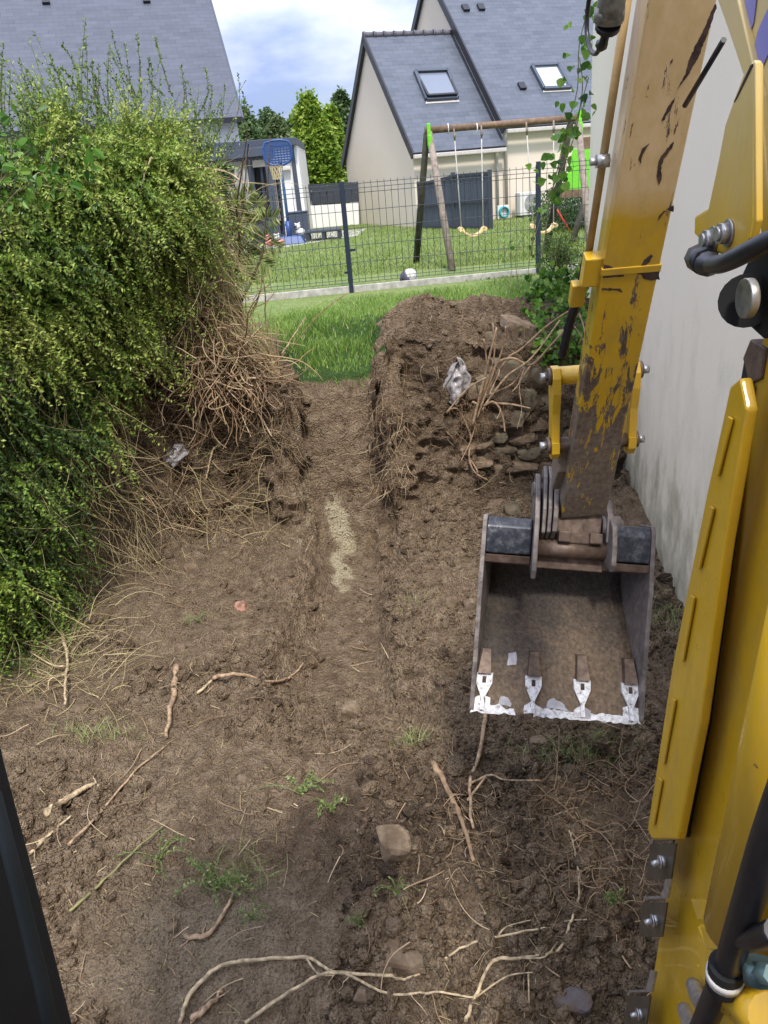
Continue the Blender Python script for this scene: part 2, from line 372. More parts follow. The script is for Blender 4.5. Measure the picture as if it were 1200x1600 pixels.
def bolt_steel():
    m = M('zinc_steel', 0.35, metal=0.75); n = m.noise(60, 4); m.col(m.ramp(n, [(0.3, (0.30, 0.29, 0.28)), (0.7, (0.55, 0.55, 0.56))])); return m.done()
MAT['zinc'] = bolt_steel()
MAT['plate_dark'] = plain('dark_bracket_steel', (0.10, 0.085, 0.065, 1), 0.45, 0.5, var=0.2)

# ------------------------------------------------------------------ terrain
LX = [-6, -2.9, -2.35, -1.95, -1.5, -1.05, -0.72]; LY = [2.0, 2.9, 4.2, 5.0, 5.35, 5.55, 5.62]
def hbase(x, y):
    x = x + (0.035 * np.sin(3.3 * y + 1.0) + 0.022 * np.sin(8.7 * y)) * np.exp(-((x + .28) / .8) ** 2)
    foot = np.interp(x, LX + [-0.58, 0.0, 0.12, 0.8, 1.8, 2.6], LY[:-1] + [5.48] + [5.46, 5.46, 5.34, 5.60, 5.75, 5.75])
    foot = foot + 0.05 * np.sin(x * 5.0 + 1.0) * (np.abs(x + .3) > .3)
    wdt = np.interp(x, [-3, -1, -0.68, -0.59, -0.01, 0.09, 0.3, 0.75, 1.0, 2.6], [0.5, 0.42, 0.30, 0.80, 0.80, 0.26, 0.38, 0.42, 0.22, 0.22])
    top = np.interp(x, [-3, -0.9, -0.68, -0.58, -0.01, 0.10, 0.5, 1.2, 2.6], [1.15, 1.2, 1.16, 1.03, 1.05, 1.24, 1.25, 1.22, 1.2])
    low = 0.10 * sstep(4.2, 5.5, y) + 0.07 * sstep(-0.9, -2.2, x) + 0.10 * sstep(0.25, 1.2, x) * sstep(3.6, 5.3, y)
    low = low - 0.12 * sstep(2.2, 1.2, y)
    # the dug channel
    xc = np.interp(y, [2.6, 4.0, 5.0, 6.2], [-0.30, -0.29, -0.30, -0.28]); hw = np.interp(y, [2.8, 4.0, 5.2, 6.2], [0.40, 0.29, 0.25, 0.29])
    ch = sstep(hw + 0.16, hw - 0.12, np.abs(x - xc)) * sstep(2.7, 3.9, y)
    low = low - 0.26 * ch
    t = np.clip((y - foot) / wdt, 0, 1); t = t * 0.45 + 0.55 * t * t * (3 - 2 * t)
    z = low + (top - low) * t
    # banks standing above the channel at both sides of the ramp: shelf on the left, spoil mound at the right
    mound = sstep(0.06, 0.35, x) * sstep(2.6, 1.9, x) * sstep(5.7, 6.75, y) * sstep(7.9, 7.1, y)
    z = z + 0.17 * mound
    lump = np.exp(-((x - 0.42) / 0.36) ** 2 - ((y - 5.62) / 0.28) ** 2) * 0.28
    z = z + lump * sstep(0.02, 0.16, x)
    z = z - 0.10 * np.exp(-((x - 0.75) / 0.22) ** 2 - ((y - 5.35) / 0.2) ** 2)
    z = z - 0.06 * sstep(6.3, 8.5, y) * sstep(0.3, -0.4, x) * 0
    z = np.where(y > 7.8, z + (1.13 - z) * sstep(7.8, 8.4, y), z)
    return z
NR, NS = 1000, 640
tt = np.linspace(0, 1, NR)
ys = np.interp(tt, [0, 0.36, 0.52, 0.86, 0.93, 1.0], [0.7, 3.6, 5.25, 6.25, 7.2, 8.6]); 
ss = np.linspace(-0.80, 0.62, NS)
Yg, Sg = np.meshgrid(ys, ss, indexing='ij'); Xg = Sg * (Yg + 0.8)
Xg = np.minimum(Xg, 2.6)
Zg = hbase(Xg, Yg); Pg = np.stack([Xg, Yg, Zg], -1)
du = np.gradient(Pg, axis=1); dv = np.gradient(Pg, axis=0); Ng = np.cross(du, dv); Ng /= np.linalg.norm(Ng, axis=2, keepdims=True) + 1e-12
turf = sstep(6.05, 6.3, Yg + 0.10 * fbm(Pg * 4, 2, 55)) * (1 - sstep(0.02, 0.22, Xg + 0.1 * vnoise(Pg * 5, 9)) * sstep(7.75, 7.25, Yg + 0.06 * vnoise(Pg * 4, 77)))
turf = turf * sstep(-0.95, -0.6, Xg)
bankness0 = sstep(5.0, 5.5, Yg)
inch = sstep(0.36, 0.2, np.abs(Xg + 0.29)) * sstep(3.2, 4.2, Yg)
packed = sstep(0.62, 0.25, np.hypot((Xg + 0.78) / 1.0, (Yg - 1.95) / 0.8)) + 0.7 * sstep(0.35, 0.75, fbm(Pg * 1.1 + 5, 2, 201) + 0.5)
packed = np.clip(packed, 0, 1)
amp = (1 - 0.75 * turf) * (1 - 0.62 * inch) * (1 - 0.5 * packed * (1 - bankness0))
bankness = sstep(5.0, 5.6, Yg) * (1 - sstep(6.9, 7.3, Yg))
disp = 0.050 * fbm(Pg * 2.2, 3, 1) + 0.034 * fbm(Pg * 7, 3, 5) * (0.7 + 0.9 * bankness)
rid = 1 - np.abs(fbm(Pg * 11, 3, 21)); disp = disp + 0.026 * (rid - 0.6)
clod = np.maximum(0, vnoise(Pg * 22, 31) - 0.15) + 0.6 * np.maximum(0, vnoise(Pg * 48, 41) - 0.1)
bk3 = bankness * (1 - turf) * (1 - 0.8 * inch)
disp = disp + bk3 * (0.05 * fbm(Pg * np.array([4.0, 4.0, 6.0]), 3, 131) + 0.030 * (1 - 2.2 * np.abs(vnoise(Pg * 13, 141))) + 0.018 * (1 - 2 * np.abs(vnoise(Pg * 29, 151))))
disp = disp + 0.034 * clod * (0.55 + 0.6 * sstep(-0.3, 0.4, vnoise(Pg * 1.3, 61)))
hole = np.maximum(0, -vnoise(Pg * np.array([3.5, 3.5, 5.0]), 81) - 0.35); disp = disp - 0.26 * hole * bankness * (1 - turf)
Pd = Pg + Ng * (disp * amp)[..., None]
damp_shade = 0.5 * sstep(1.1, 0.3, np.hypot((Xg + 0.0) / 0.9, (Yg - 2.45) / 0.55)) + 0.35 * sstep(0.3, 1.4, Xg) * sstep(4.4, 2.6, Yg) + 0.35 * bankness * sstep(0.1, 0.5, Xg) + 0.25 * bankness * sstep(-0.6, -1.0, Xg) + 0.25 * inch * sstep(-0.25, 0.0, Xg)  # damp soil, except the channel's right half, where bank shade is painted in
dust_glare = 0.75 * sstep(0.6, 0.1, np.hypot((Xg + 0.75) / 0.8, (Yg - 2.0) / 0.7)) + 0.25 * sstep(-0.5, -1.3, Xg) + 0.5 * sstep(0.0, -0.2, Yg - 6.2) * 0 + 0.15
clay = 1.0 * 0.95 * sstep(0.17, 0.0, np.abs(Xg + 0.36 + 0.09 * vnoise(Pg * 6, 3))) * sstep(4.75, 5.05, Yg + 0.2 * vnoise(Pg * 9, 71)) * sstep(5.85, 5.6, Yg) + 0.40 * sstep(0.12, 0.02, np.abs(Xg + 0.62)) * sstep(4.3, 5.2, Yg) * sstep(6.2, 5.9, Yg)
idx = np.arange(NR * NS).reshape(NR, NS)
quads = np.stack([idx[:-1, :-1], idx[:-1, 1:], idx[1:, 1:], idx[1:, :-1]], -1).reshape(-1, 4)
me = npmesh('soil_ground', Pd.reshape(-1, 3), quads, True, {'damp_shade': ('POINT', damp_shade), 'dust_glare': ('POINT', dust_glare), 'clay': ('POINT', clay), 'turf': ('POINT', turf)})
tag(link('ground', me, MAT['soil']), kind='structure')
bvh = BVHTree.FromPolygons([tuple(v) for v in Pd.reshape(-1, 3)[:, :]], quads.tolist())
def hit(px, py, off=0.0):
    r = Vector(ray(px, py)).normalized(); h = bvh.ray_cast(Vector(CAM), r)
    if h[0] is None: return np.array(atz(px, py, 0.0)) if ray(px, py)[2] < 0 else aty(px, py, 8)
    return np.array(h[0]) + np.array(h[1]) * off * (1 if h[1].dot(r) < 0 else -1)
def down(x, y):
    h = bvh.ray_cast(Vector((x, y, 4)), Vector((0, 0, -1))); return (h[0].z, h[1]) if h[0] is not None else (0.0, Vector((0, 0, 1)))
# far lawn and surrounding land
V = []; 
me = npmesh('lawn', [(-60, 8.5, 1.05), (60, 8.5, 1.05), (60, 10.45, 1.09), (-60, 10.0, 1.09), (-60, 12.0, 1.17), (60, 12.4, 1.17), (60, 60, 1.17), (-60, 60, 1.17), (-600, 900, 1.0), (600, 900, 1.0)],
            [np.array([[0, 1, 2, 3], [3, 2, 5, 4], [4, 5, 6, 7], [7, 6, 9, 8]])], False)
tag(link('lawn', me, MAT['lawn']), kind='structure')
me = npmesh('lower_ground', [(-60, -40, -0.35), (60, -40, -0.35), (60, 9, -0.35), (-60, 9, -0.35)], [np.array([[0, 1, 2, 3]])], False)
tag(link('lower_ground', me, MAT['soil']), kind='structure')

def hv(x, y):  # vectorised smooth height
    return hbase(np.asarray(x, float), np.asarray(y, float))
# grass
def blades(X, Y, Z, h, wdt, lean=0.35, tmin=0.0):
    n = len(X); b = np.stack([X, Y, Z], 1); a = rng.uniform(0, 2 * np.pi, n); s = np.stack([np.cos(a), np.sin(a), 0 * a], 1)
    ld = rng.uniform(0, 2 * np.pi, n); le = np.stack([np.cos(ld), np.sin(ld), 0 * ld], 1) * (h * lean * rng.uniform(0.2, 1.6, n))[:, None]
    m = b + le * 0.3 + np.array([0, 0, 1.0]) * (h * 0.55)[:, None]; t = b + le + np.array([0, 0, 1.0]) * h[:, None]
    wv = s * (wdt * 0.5)[:, None]
    V = np.stack([b - wv, b + wv, m + wv * 0.8, m - wv * 0.8, t], 1).reshape(-1, 3)
    i = np.arange(n) * 5
    return V, np.stack([i, i + 1, i + 2, i + 3], 1), np.stack([i + 3, i + 2, i + 4], 1)
n = 42000
X = rng.uniform(-1.9, 3.0, n); Y = 6.0 + 4.7 * rng.random(n) ** 0.8
tf = 1 * ((Y > 6.22 + 0.1 * np.sin(X * 9)) & ((X < 0.08) | (Y > 7.5 + 0.15 * np.sin(X * 6)))) ; keep = (tf > 0) & (Y < 10.4 + 0.18 * X) & (X < 2.2 + (Y - 8) * 0.6)
X, Y = X[keep], Y[keep]; Z = np.where(Y < 8.45, hv(X, Y), 1.06)
hh = rng.uniform(0.04, 0.13, len(X)) * (0.75 + 0.5 * np.clip(fbm(np.stack([X, Y, X * 0], 1) * 1.5, 2, 8), -1, 1))
hh = np.maximum(0.03, hh * np.where(Y < 6.6, 0.8, 1.0))
V, q, t = blades(X, Y, Z - 0.01, hh, rng.uniform(0.005, 0.011, len(X)), 0.5)
r = np.clip(rng.random(len(X)) * 0.8 + 0.2 * vnoise(np.stack([X, Y, X * 0], 1) * 2, 3), 0, 1); r = np.where(rng.random(len(X)) < 0.03, 1.0, r * 0.93)
tag(link('tall_grass', npmesh('tall_grass', V, [q, t], False, {'rnd': ('FACE', np.concatenate([r, r]))}), MAT['grass_tall']), 'long bright green grass between the dug bank and the wire fence', 'grass', kind='stuff')
n = 60000
Y = 10.9 + 16 * rng.random(n) ** 1.5; X = rng.uniform(-0.25, 0.36, n) * Y
V, q, t = blades(X, Y, np.where(Y < 12.2, 1.10, 1.165) + 0 * X, rng.uniform(0.03, 0.07, n), rng.uniform(0.008, 0.016, n), 0.8)
r = rng.random(n); tag(link('mown_grass', npmesh('mown_grass', V, [q, t], False, {'rnd': ('FACE', np.concatenate([r, r]))}), MAT['grass_short']), 'short mown lawn grass beyond the wire fence', 'grass', kind='stuff')

# crumbs and clods of earth
ico = bmesh.new(); bmesh.ops.create_icosphere(ico, subdivisions=1, radius=1); IV1 = np.array([v.co[:] for v in ico.verts]); IF1 = np.array([[v.index for v in f.verts] for f in ico.faces]); ico.free()
ico = bmesh.new(); bmesh.ops.create_icosphere(ico, subdivisions=3, radius=1); IV3 = np.array([v.co[:] for v in ico.verts]); IF3 = np.array([[v.index for v in f.verts] for f in ico.faces]); ico.free()
ico = bmesh.new(); bmesh.ops.create_icosphere(ico, subdivisions=2, radius=1); IV2 = np.array([v.co[:] for v in ico.verts]); IF2 = np.array([[v.index for v in f.verts] for f in ico.faces]); ico.free()
def crumbs(n, smin, smax, sy=(1.3, 6.0), pw=3.0, big=False):
    IV, IF = (IV2, IF2) if big else (IV1, IF1)
    Y = sy[0] + (sy[1] - sy[0]) * rng.random(n); X = np.minimum(rng.uniform(-0.62, 0.5, n) * (Y + 0.4), 2.0); kb = ~((Y > 6.15) & (X < 0.1)); X, Y = X[kb], Y[kb]; n = len(X)
    dens = vnoise(np.stack([X, Y, X * 0], 1) * 2.2, 15) + 0.5 * vnoise(np.stack([X, Y, X * 0], 1) * 7, 16) + rng.random(n) * 0.9 - 1.6 * sstep(0.62, 0.3, np.hypot((X + 0.78) / 1.0, (Y - 1.95) / 0.8)) - 0.5 * sstep(0.35, 0.75, fbm(np.stack([X, Y, X * 0], 1) * 1.1 + 5, 2, 201) + 0.5)
    k = dens > 0.28; X, Y = X[k], Y[k]
    k = np.abs(X + 0.29) > 0.24 * (Y > 3.8) * (rng.random(len(X)) > 0.25); X, Y = X[k], Y[k]; n = len(X)
    S = smin + (smax - smin) * rng.random(n) ** pw
    Z = np.array([down(x, y)[0] for x, y in zip(X, Y)])
    J = 1 + (0.20 if not big else 0.05) * rng.normal(size=(n, len(IV), 1))
    if big: J = J + 0.42 * fbm(IV[None] * 1.2 + rng.uniform(0, 90, (n, 1, 3)), 2, 3)[..., None]
    A = rng.uniform(0.6, 1.2, (n, 1, 3))
    V = IV[None] * J * A * S[:, None, None]
    an = rng.uniform(0, 6.28, n); c, s = np.cos(an)[:, None], np.sin(an)[:, None]
    V = np.stack([V[..., 0] * c - V[..., 1] * s, V[..., 0] * s + V[..., 1] * c, V[..., 2]], -1)
    V = V + np.stack([X, Y, Z + S * 0.35], 1)[:, None]
    return V.reshape(-1, 3), (IF[None] + (np.arange(n) * len(IV))[:, None, None]).reshape(-1, 3)
V1, F1 = crumbs(64000, 0.003, 0.013, (1.3, 7.3), pw=2.2); V2, F2 = crumbs(9000, 0.007, 0.036, (1.3, 7.2), pw=3.2, big=True)
V3, F3 = crumbs(1100, 0.014, 0.050, (1.3, 5.8), pw=2.4, big=True); F2 = np.concatenate([F2, F3 + len(V2)]); V2 = np.concatenate([V2, V3])
V = np.concatenate([V1, V2]); Fc = np.concatenate([F1, F2 + len(V1)])
nP = Pd.shape[0] * Pd.shape[1]; bvh = BVHTree.FromPolygons([tuple(v) for v in np.concatenate([Pd.reshape(-1, 3), V2])], quads.tolist() + (F2 + nP).tolist())
cd = 0.5 * sstep(1.1, 0.3, np.hypot(V[:, 0] / 0.9, (V[:, 1] - 2.45) / 0.55)) + 0.35 * sstep(0.3, 1.4, V[:, 0])
z0 = np.zeros(len(V))
tag(link('soil_crumbs', npmesh('soil_crumbs', V, [Fc], False, {'damp_shade': ('POINT', cd + np.concatenate([np.repeat(rng.normal(size=len(V1) // len(IV1)) * .3, len(IV1)), np.repeat(rng.normal(size=len(V2) // len(IV2)) * .22, len(IV2))])), 'dust_glare': ('POINT', z0 + 0.25), 'clay': ('POINT', z0 - 1), 'turf': ('POINT', z0 - 2)}), MAT['soil']), 'loose brown crumbs and clods of dug earth', 'soil', kind='stuff')
# ------------------------------------------------------------------ stones, rubble wall, plastic, tufts
def rock_mat(name, a, b, sc_=9):
    m = M(name, 0.9, spec=0.25); co = m.coord(); n = m.noise(sc_, 7, 0.68, co); k = m.noise(70, 4, 0.7, co)
    c = m.mix(m.mask(n, 0.35, 0.65), a, b); c = m.mix(m.math('MULTIPLY', m.mask(m.noise(17, 6, .7, co), .46, .58), .75), c, (0.13, 0.086, 0.055, 1))
    m.col(c); m.bump(m.math('ADD', n, m.math('MULTIPLY', k, .5)), .6, .01); return m.done()
MAT['rock'] = rock_mat('earthy_stone', (0.12, 0.084, 0.055, 1), (0.25, 0.19, 0.13, 1), 16); MAT['rock_grey'] = rock_mat('grey_green_stone', (0.075, 0.066, 0.046, 1), (0.20, 0.17, 0.115, 1), 14)
MAT['rock_ochre'] = rock_mat('ochre_stone', (0.13, 0.10, 0.05, 1), (0.34, 0.26, 0.11, 1)); MAT['brick'] = rock_mat('pink_brick', (0.36, 0.17, 0.12, 1), (0.50, 0.29, 0.22, 1)); MAT['rock_blue'] = rock_mat('violet_grey_stone', (0.09, 0.075, 0.075, 1), (0.15, 0.13, 0.13, 1))
def rockmesh(c, e, R, seed, flat=0.35, pw=0.45):
    q = np.random.default_rng(seed + 500); n_ = np.concatenate([q.normal(size=(13, 3)), [[1, 0, 0], [-1, 0, 0], [0, 1, 0], [0, -1, 0], [0, 0, 1], [0, 0, -1]] + q.normal(size=(6, 3)) * .12]); n_ /= np.linalg.norm(n_, axis=1, keepdims=True)
    d = np.concatenate([q.uniform(.80, 1.08, 13), q.uniform(.72, .95, 6)]); dt = IV3 @ n_.T; r = np.min(np.where(dt > .05, d / np.maximum(dt, .05), 9), 1)
    V = IV3 * r[:, None]; V = V * (1 + .03 * fbm(V * 3 + seed, 2, seed)[:, None] + .012 * vnoise(V * 9, seed + 9)[:, None]); V = V * np.array(e) / 2
    return (np.array(R) @ V.T).T + np.array(c)
def rotz(a, tilt=0.0): c, s = math.cos(a), math.sin(a); ct, st = math.cos(tilt), math.sin(tilt); return np.array([[c, -s, 0], [s, c, 0], [0, 0, 1]]) @ np.array([[1, 0, 0], [0, ct, -st], [0, st, ct]])
def stone(px, py, wpx, hpx, mat, label, name='stone', seed=0, ang=0.0):
    p = hit(px, py); d = (p - CAM).dot(np.array(fw)); w_ = wpx / 1200 * d; h_ = hpx / 1200 * d
    V = rockmesh(p + (0, w_ * .15, -h_ * .02), (w_, w_ * .85, h_ * 1.05), rotz(ang + rng.uniform(-.2, .2), rng.uniform(-.2, .2)), seed, .42, .75)
    o = link(name, npmesh(name, V, [IF3], False), mat); return tag(o, label, 'brick' if name == 'brick_piece' else 'stone')
stone(620, 1331, 62, 66, MAT['rock'], 'large square buff stone in the dark damp hollow at front centre', seed=2)
stone(548, 1116, 36, 36, MAT['rock'], 'round brown stone at the near end of the dug channel', seed=3)
stone(566, 1470, 20, 22, MAT['rock'], 'small brown lump right of the seedling in the foreground', seed=4) if False else None
stone(266, 1454, 24, 18, MAT['rock'], 'small grey brown stone on the smooth dusty soil at lower left', seed=5)
stone(895, 1578, 58, 42, MAT['rock_blue'], 'violet grey flat stone at the bottom edge beside the last bracket', seed=6)
stone(375, 949, 22, 17, MAT['brick'], 'small pink brick fragment on the soil left of the channel', 'brick_piece', seed=7)
stone(281, 1016, 20, 20, MAT['rock'], 'small square grey stone left of the channel below the brick fragment', seed=8)
stone(403, 601, 15, 20, plain('pale_stone', (0.50, 0.45, 0.40, 1), .9, var=.15), 'small pale square stone high on the left bank edge', seed=9)
stone(557, 872, 26, 16, MAT['rock'], 'flat brown stone at the foot of the pale clay streak', seed=10)
stone(60, 1109, 26, 18, MAT['rock'], 'flat stone beside the hedge foot at far left', seed=11)
stone(127, 1110, 24, 16, MAT['rock'], 'rounded stone below the hanging stems at left', seed=12)
stone(770, 815, 0.1, 0.1, MAT['rock'], 'x', seed=13) if False else None
stone(801, 800, 30, 22, MAT['rock_grey'], 'pale grey stone just above the left corner of the bucket', seed=14)
stone(768, 790, 58, 13, MAT['rock'], 'thin flat slab lying above the left corner of the bucket', seed=15)
stone(705, 944, 24, 26, MAT['rock'], 'brown stone on the slope just left of the bucket', seed=16)
stone(735, 950, 22, 30, MAT['rock'], 'upright stone touching the left edge of the bucket', seed=17)
stone(842, 1166, 30, 34, MAT['rock'], 'round stone directly under the bucket lip', seed=18)
stone(767, 529, 24, 22, MAT['rock_grey'], 'small angular grey stone in the crest of the right bank', seed=19)
stone(640, 1500, 90, 40, MAT['rock'], 'broad half buried earthy block behind the crossing pale branches', seed=20)
stone(378, 1222, 22, 16, MAT['rock'], 'small clod shaped stone beside the long thin stick at left', seed=21)
stone(298, 890, 26, 22, MAT['rock'], 'dark clod like stone at the foot of the left bank', seed=22)
stone(566, 1562, 26, 20, MAT['rock'], 'brown stone in front of the pale branches at bottom centre', seed=23)
# dry stone wall uncovered in the right bank
T = thing('dry_stone_wall', 'old dry stone wall of grey and ochre stones uncovered in the right bank', 'stone wall', (1.2, 5.85, 0.1))
sts = [(770, 600, 62, 34, 'rock_grey', -.1), (818, 622, 44, 34, 'rock_grey', 0), (750, 640, 46, 30, 'rock_grey', .2), (737, 678, 62, 36, 'rock_ochre', .15), (795, 655, 46, 24, 'rock_grey', 0), (840, 660, 40, 22, 'rock', 0),
       (778, 680, 34, 20, 'rock_grey', 0), (755, 694, 32, 18, 'rock', 0), (780, 702, 54, 20, 'rock_grey', .1), (730, 700, 26, 22, 'rock', 0), (815, 685, 46, 16, 'rock', 0), (825, 705, 40, 18, 'rock_grey', 0), (860, 690, 34, 22, 'rock', 0),
       (800, 575, 60, 34, 'rock_grey', .1), (840, 590, 40, 34, 'rock_grey', 0), (735, 610, 30, 26, 'rock', 0), (855, 630, 30, 26, 'rock_grey', 0), (785, 730, 110, 18, 'rock', .05), (840, 728, 60, 20, 'rock', 0), (745, 722, 60, 14, 'rock', 0),
       (880, 600, 30, 30, 'rock_grey', 0), (885, 640, 30, 30, 'rock_grey', 0), (890, 680, 34, 30, 'rock_grey', 0), (812, 645, 26, 14, 'rock', 0), (762, 662, 22, 12, 'rock_grey', 0),
       (815, 520, 60, 34, 'rock', .4)]
for mt in ('rock_grey', 'rock', 'rock_ochre'):
    Vs, Fs, nn = [], [], 0
    for i, (px, py, wx, hy, m2, a) in enumerate(sts):
        if m2 != mt: continue
        y = 5.68 + (740 - py) * .0006; p = hit(px, py, .0); p = aty(px, py, min(p[1] + .068, 6.3)) ; w_ = wx * p[1] / 1110; h_ = hy * p[1] / 1110
        R = np.array([[math.cos(a), 0, math.sin(a)], [0, 1, 0], [-math.sin(a), 0, math.cos(a)]])
        Vs.append(rockmesh(p, (w_ * 1.10, .20, h_ * 1.15), R, 40 + i, .30, .62)); Fs.append(IF3 + nn); nn += len(IV3)
    link('stonework', npmesh('stonework', np.concatenate(Vs), [np.concatenate(Fs)], False), MAT[mt], T)
# crumpled plastic sheet in the bank
m_ = M('dirty_clear_plastic', 0.25, spec=.6); n_ = m_.noise(14, 5, .6); m_.col(m_.ramp(n_, [(0.3, (0.20, 0.18, 0.17)), (0.7, (0.40, 0.38, 0.38))])); m_.bump(n_, .8, .02)
def crumple(px, py, wpx, hpx, label, seed):
    p = hit(px, py, .03); d = p[1]; W_, H_ = wpx * d / 1110, hpx * d / 1110
    u, v = np.meshgrid(np.linspace(-1, 1, 26), np.linspace(-1, 1, 30)); rr = np.sqrt(np.maximum(0, 1 - np.abs(v) ** 1.6)) * (1 + .18 * vnoise(np.stack([u * 0 + seed, v * 2.5, u * 0], -1), seed))
    X = u * rr * W_ / 2 + .012 * v; Z = v * H_ / 2 + .02 * u; rdg = np.abs(fbm(np.stack([u * 1.6, v * 1.3, u * 0 + seed], -1), 3, seed)); Y = -.05 + .06 * (u ** 2) - .05 * (1 - rdg) 
    V = np.stack([p[0] + X, p[1] + Y, p[2] + Z], -1).reshape(-1, 3); ix = np.arange(26 * 30).reshape(30, 26)
    q = np.stack([ix[:-1, :-1], ix[:-1, 1:], ix[1:, 1:], ix[1:, :-1]], -1).reshape(-1, 4)
    return tag(link('plastic_sheet', npmesh('plastic_sheet', V, [q], True), m_.m), label, 'plastic')
crumple(714, 596, 40, 64, 'crumpled translucent white plastic sheet stuck in the right bank', 5)
crumple(272, 712, 40, 30, 'torn grey plastic scrap half buried among roots in the left bank', 8)
# ------------------------------------------------------------------ hedge of small leaved shrubs
HL = leafmat('hedge_leaves', [(0, (0.018, 0.050, 0.014, 1)), (.3, (0.045, 0.105, 0.024, 1)), (.55, (0.115, 0.20, 0.028, 1)), (.8, (0.20, 0.325, 0.04, 1)), (1, (0.35, 0.41, 0.085, 1))], .42, .25)
HFX = [-4.6, -2.9, -2.35, -2.0, -1.65, -1.3, -1.0, -.8]; HFY = [2.3, 3.1, 3.9, 4.7, 5.2, 5.6, 5.95, 6.15]
def hfront(x): return np.interp(x, HFX, HFY)
def htop(x): return .10 * np.sin(x * 7.0 + .6) + .07 * np.sin(x * 17.0) + .05 * np.exp(-((x + 1.25) / .25) ** 2) + np.interp(x, [-4.5, -2.2, -1.7, -1.4, -1.1, -.9], [2.84, 2.86, 2.84, 2.82, 2.80, 2.70])
def hbot(x): return np.interp(x, [-4.6, -2.3, -2.15, -2.05, -1.9, -1.7, -1.5, -1.3, -1.15, -.95], [-.05, .10, .25, .7, 1.2, 1.50, 1.70, 2.10, 2.45, 2.70])
def sprigs(N, Mv, x0, x1, fdepth, len0, len1, upb, droop, ls, zlo=None, zhi=None, outw=0.6, seed=1, shade=0.0):
    r_ = np.random.default_rng(seed)
    x = r_.uniform(x0, x1, N); y = hfront(x) + fdepth[0] + (fdepth[1] - fdepth[0]) * r_.random(N) ** 1.6
    lo = hbot(x) if zlo is None else np.maximum(hbot(x), zlo); hi = htop(x) if zhi is None else np.minimum(htop(x), zhi)
    z = lo + (hi - lo) * r_.random(N); P0 = np.stack([x, y, z], 1)
    lumps = .36 * fbm(P0 * np.array([2.6, 0, 3.6]), 2, 91); P0[:, 1] += lumps
    D = r_.normal(size=(N, 3)) * .55 + np.array([.30, -outw, upb]); D[:, 2] += .9 * sstep(2.3, 2.85, z); D /= np.linalg.norm(D, axis=1, keepdims=True)
    Ls = len0 + (len1 - len0) * r_.random(N) ** 1.5
    t = np.linspace(0, 1, 7); bend = r_.normal(size=(N, 3)) * .10
    P = P0[:, None] + D[:, None] * (Ls[:, None] * t)[..., None] + (bend * Ls[:, None])[:, None] * (t ** 2)[None, :, None]
    P[..., 2] -= droop * (Ls[:, None] ** 1.3) * t ** 2 * (1 - .85 * sstep(2.6, 3.1, z))[:, None]
    # leaves
    tl = (np.arange(Mv) + .5) / Mv; tl = .12 + .88 * tl; fi = tl * 6; i0 = np.minimum(fi.astype(int), 5); f = fi - i0
    B = P[:, i0] * (1 - f)[None, :, None] + P[:, i0 + 1] * f[None, :, None]; TT = P[:, i0 + 1] - P[:, i0]; TT /= np.linalg.norm(TT, axis=2, keepdims=True)
    K = N * Mv; B = B.reshape(K, 3); TT = TT.reshape(K, 3)
    side = np.cross(TT, r_.normal(size=(K, 3))); side /= np.linalg.norm(side, axis=1, keepdims=True) + 1e-9
    LD = side + TT * .6; NN = r_.normal(size=(K, 3)) * .8 + np.array([.1, -.5, .8])
    V, Fq = leaves(B, LD, NN, ls * r_.uniform(.6, 1.35, K), ls * .58 * r_.uniform(.7, 1.2, K), .12)
    tone = .42 + .36 * fbm(P0 * 1.5, 2, 44) + .14 * fbm(P0 * 5, 2, 47) + .10 * np.exp(-((x + 1.5) / .5) ** 2) - shade
    rn = np.clip(np.repeat(tone, Mv) + .16 * r_.normal(size=K) + .18 * (np.tile(tl, N) - .5), 0, 1)
    return P, V, Fq, rn
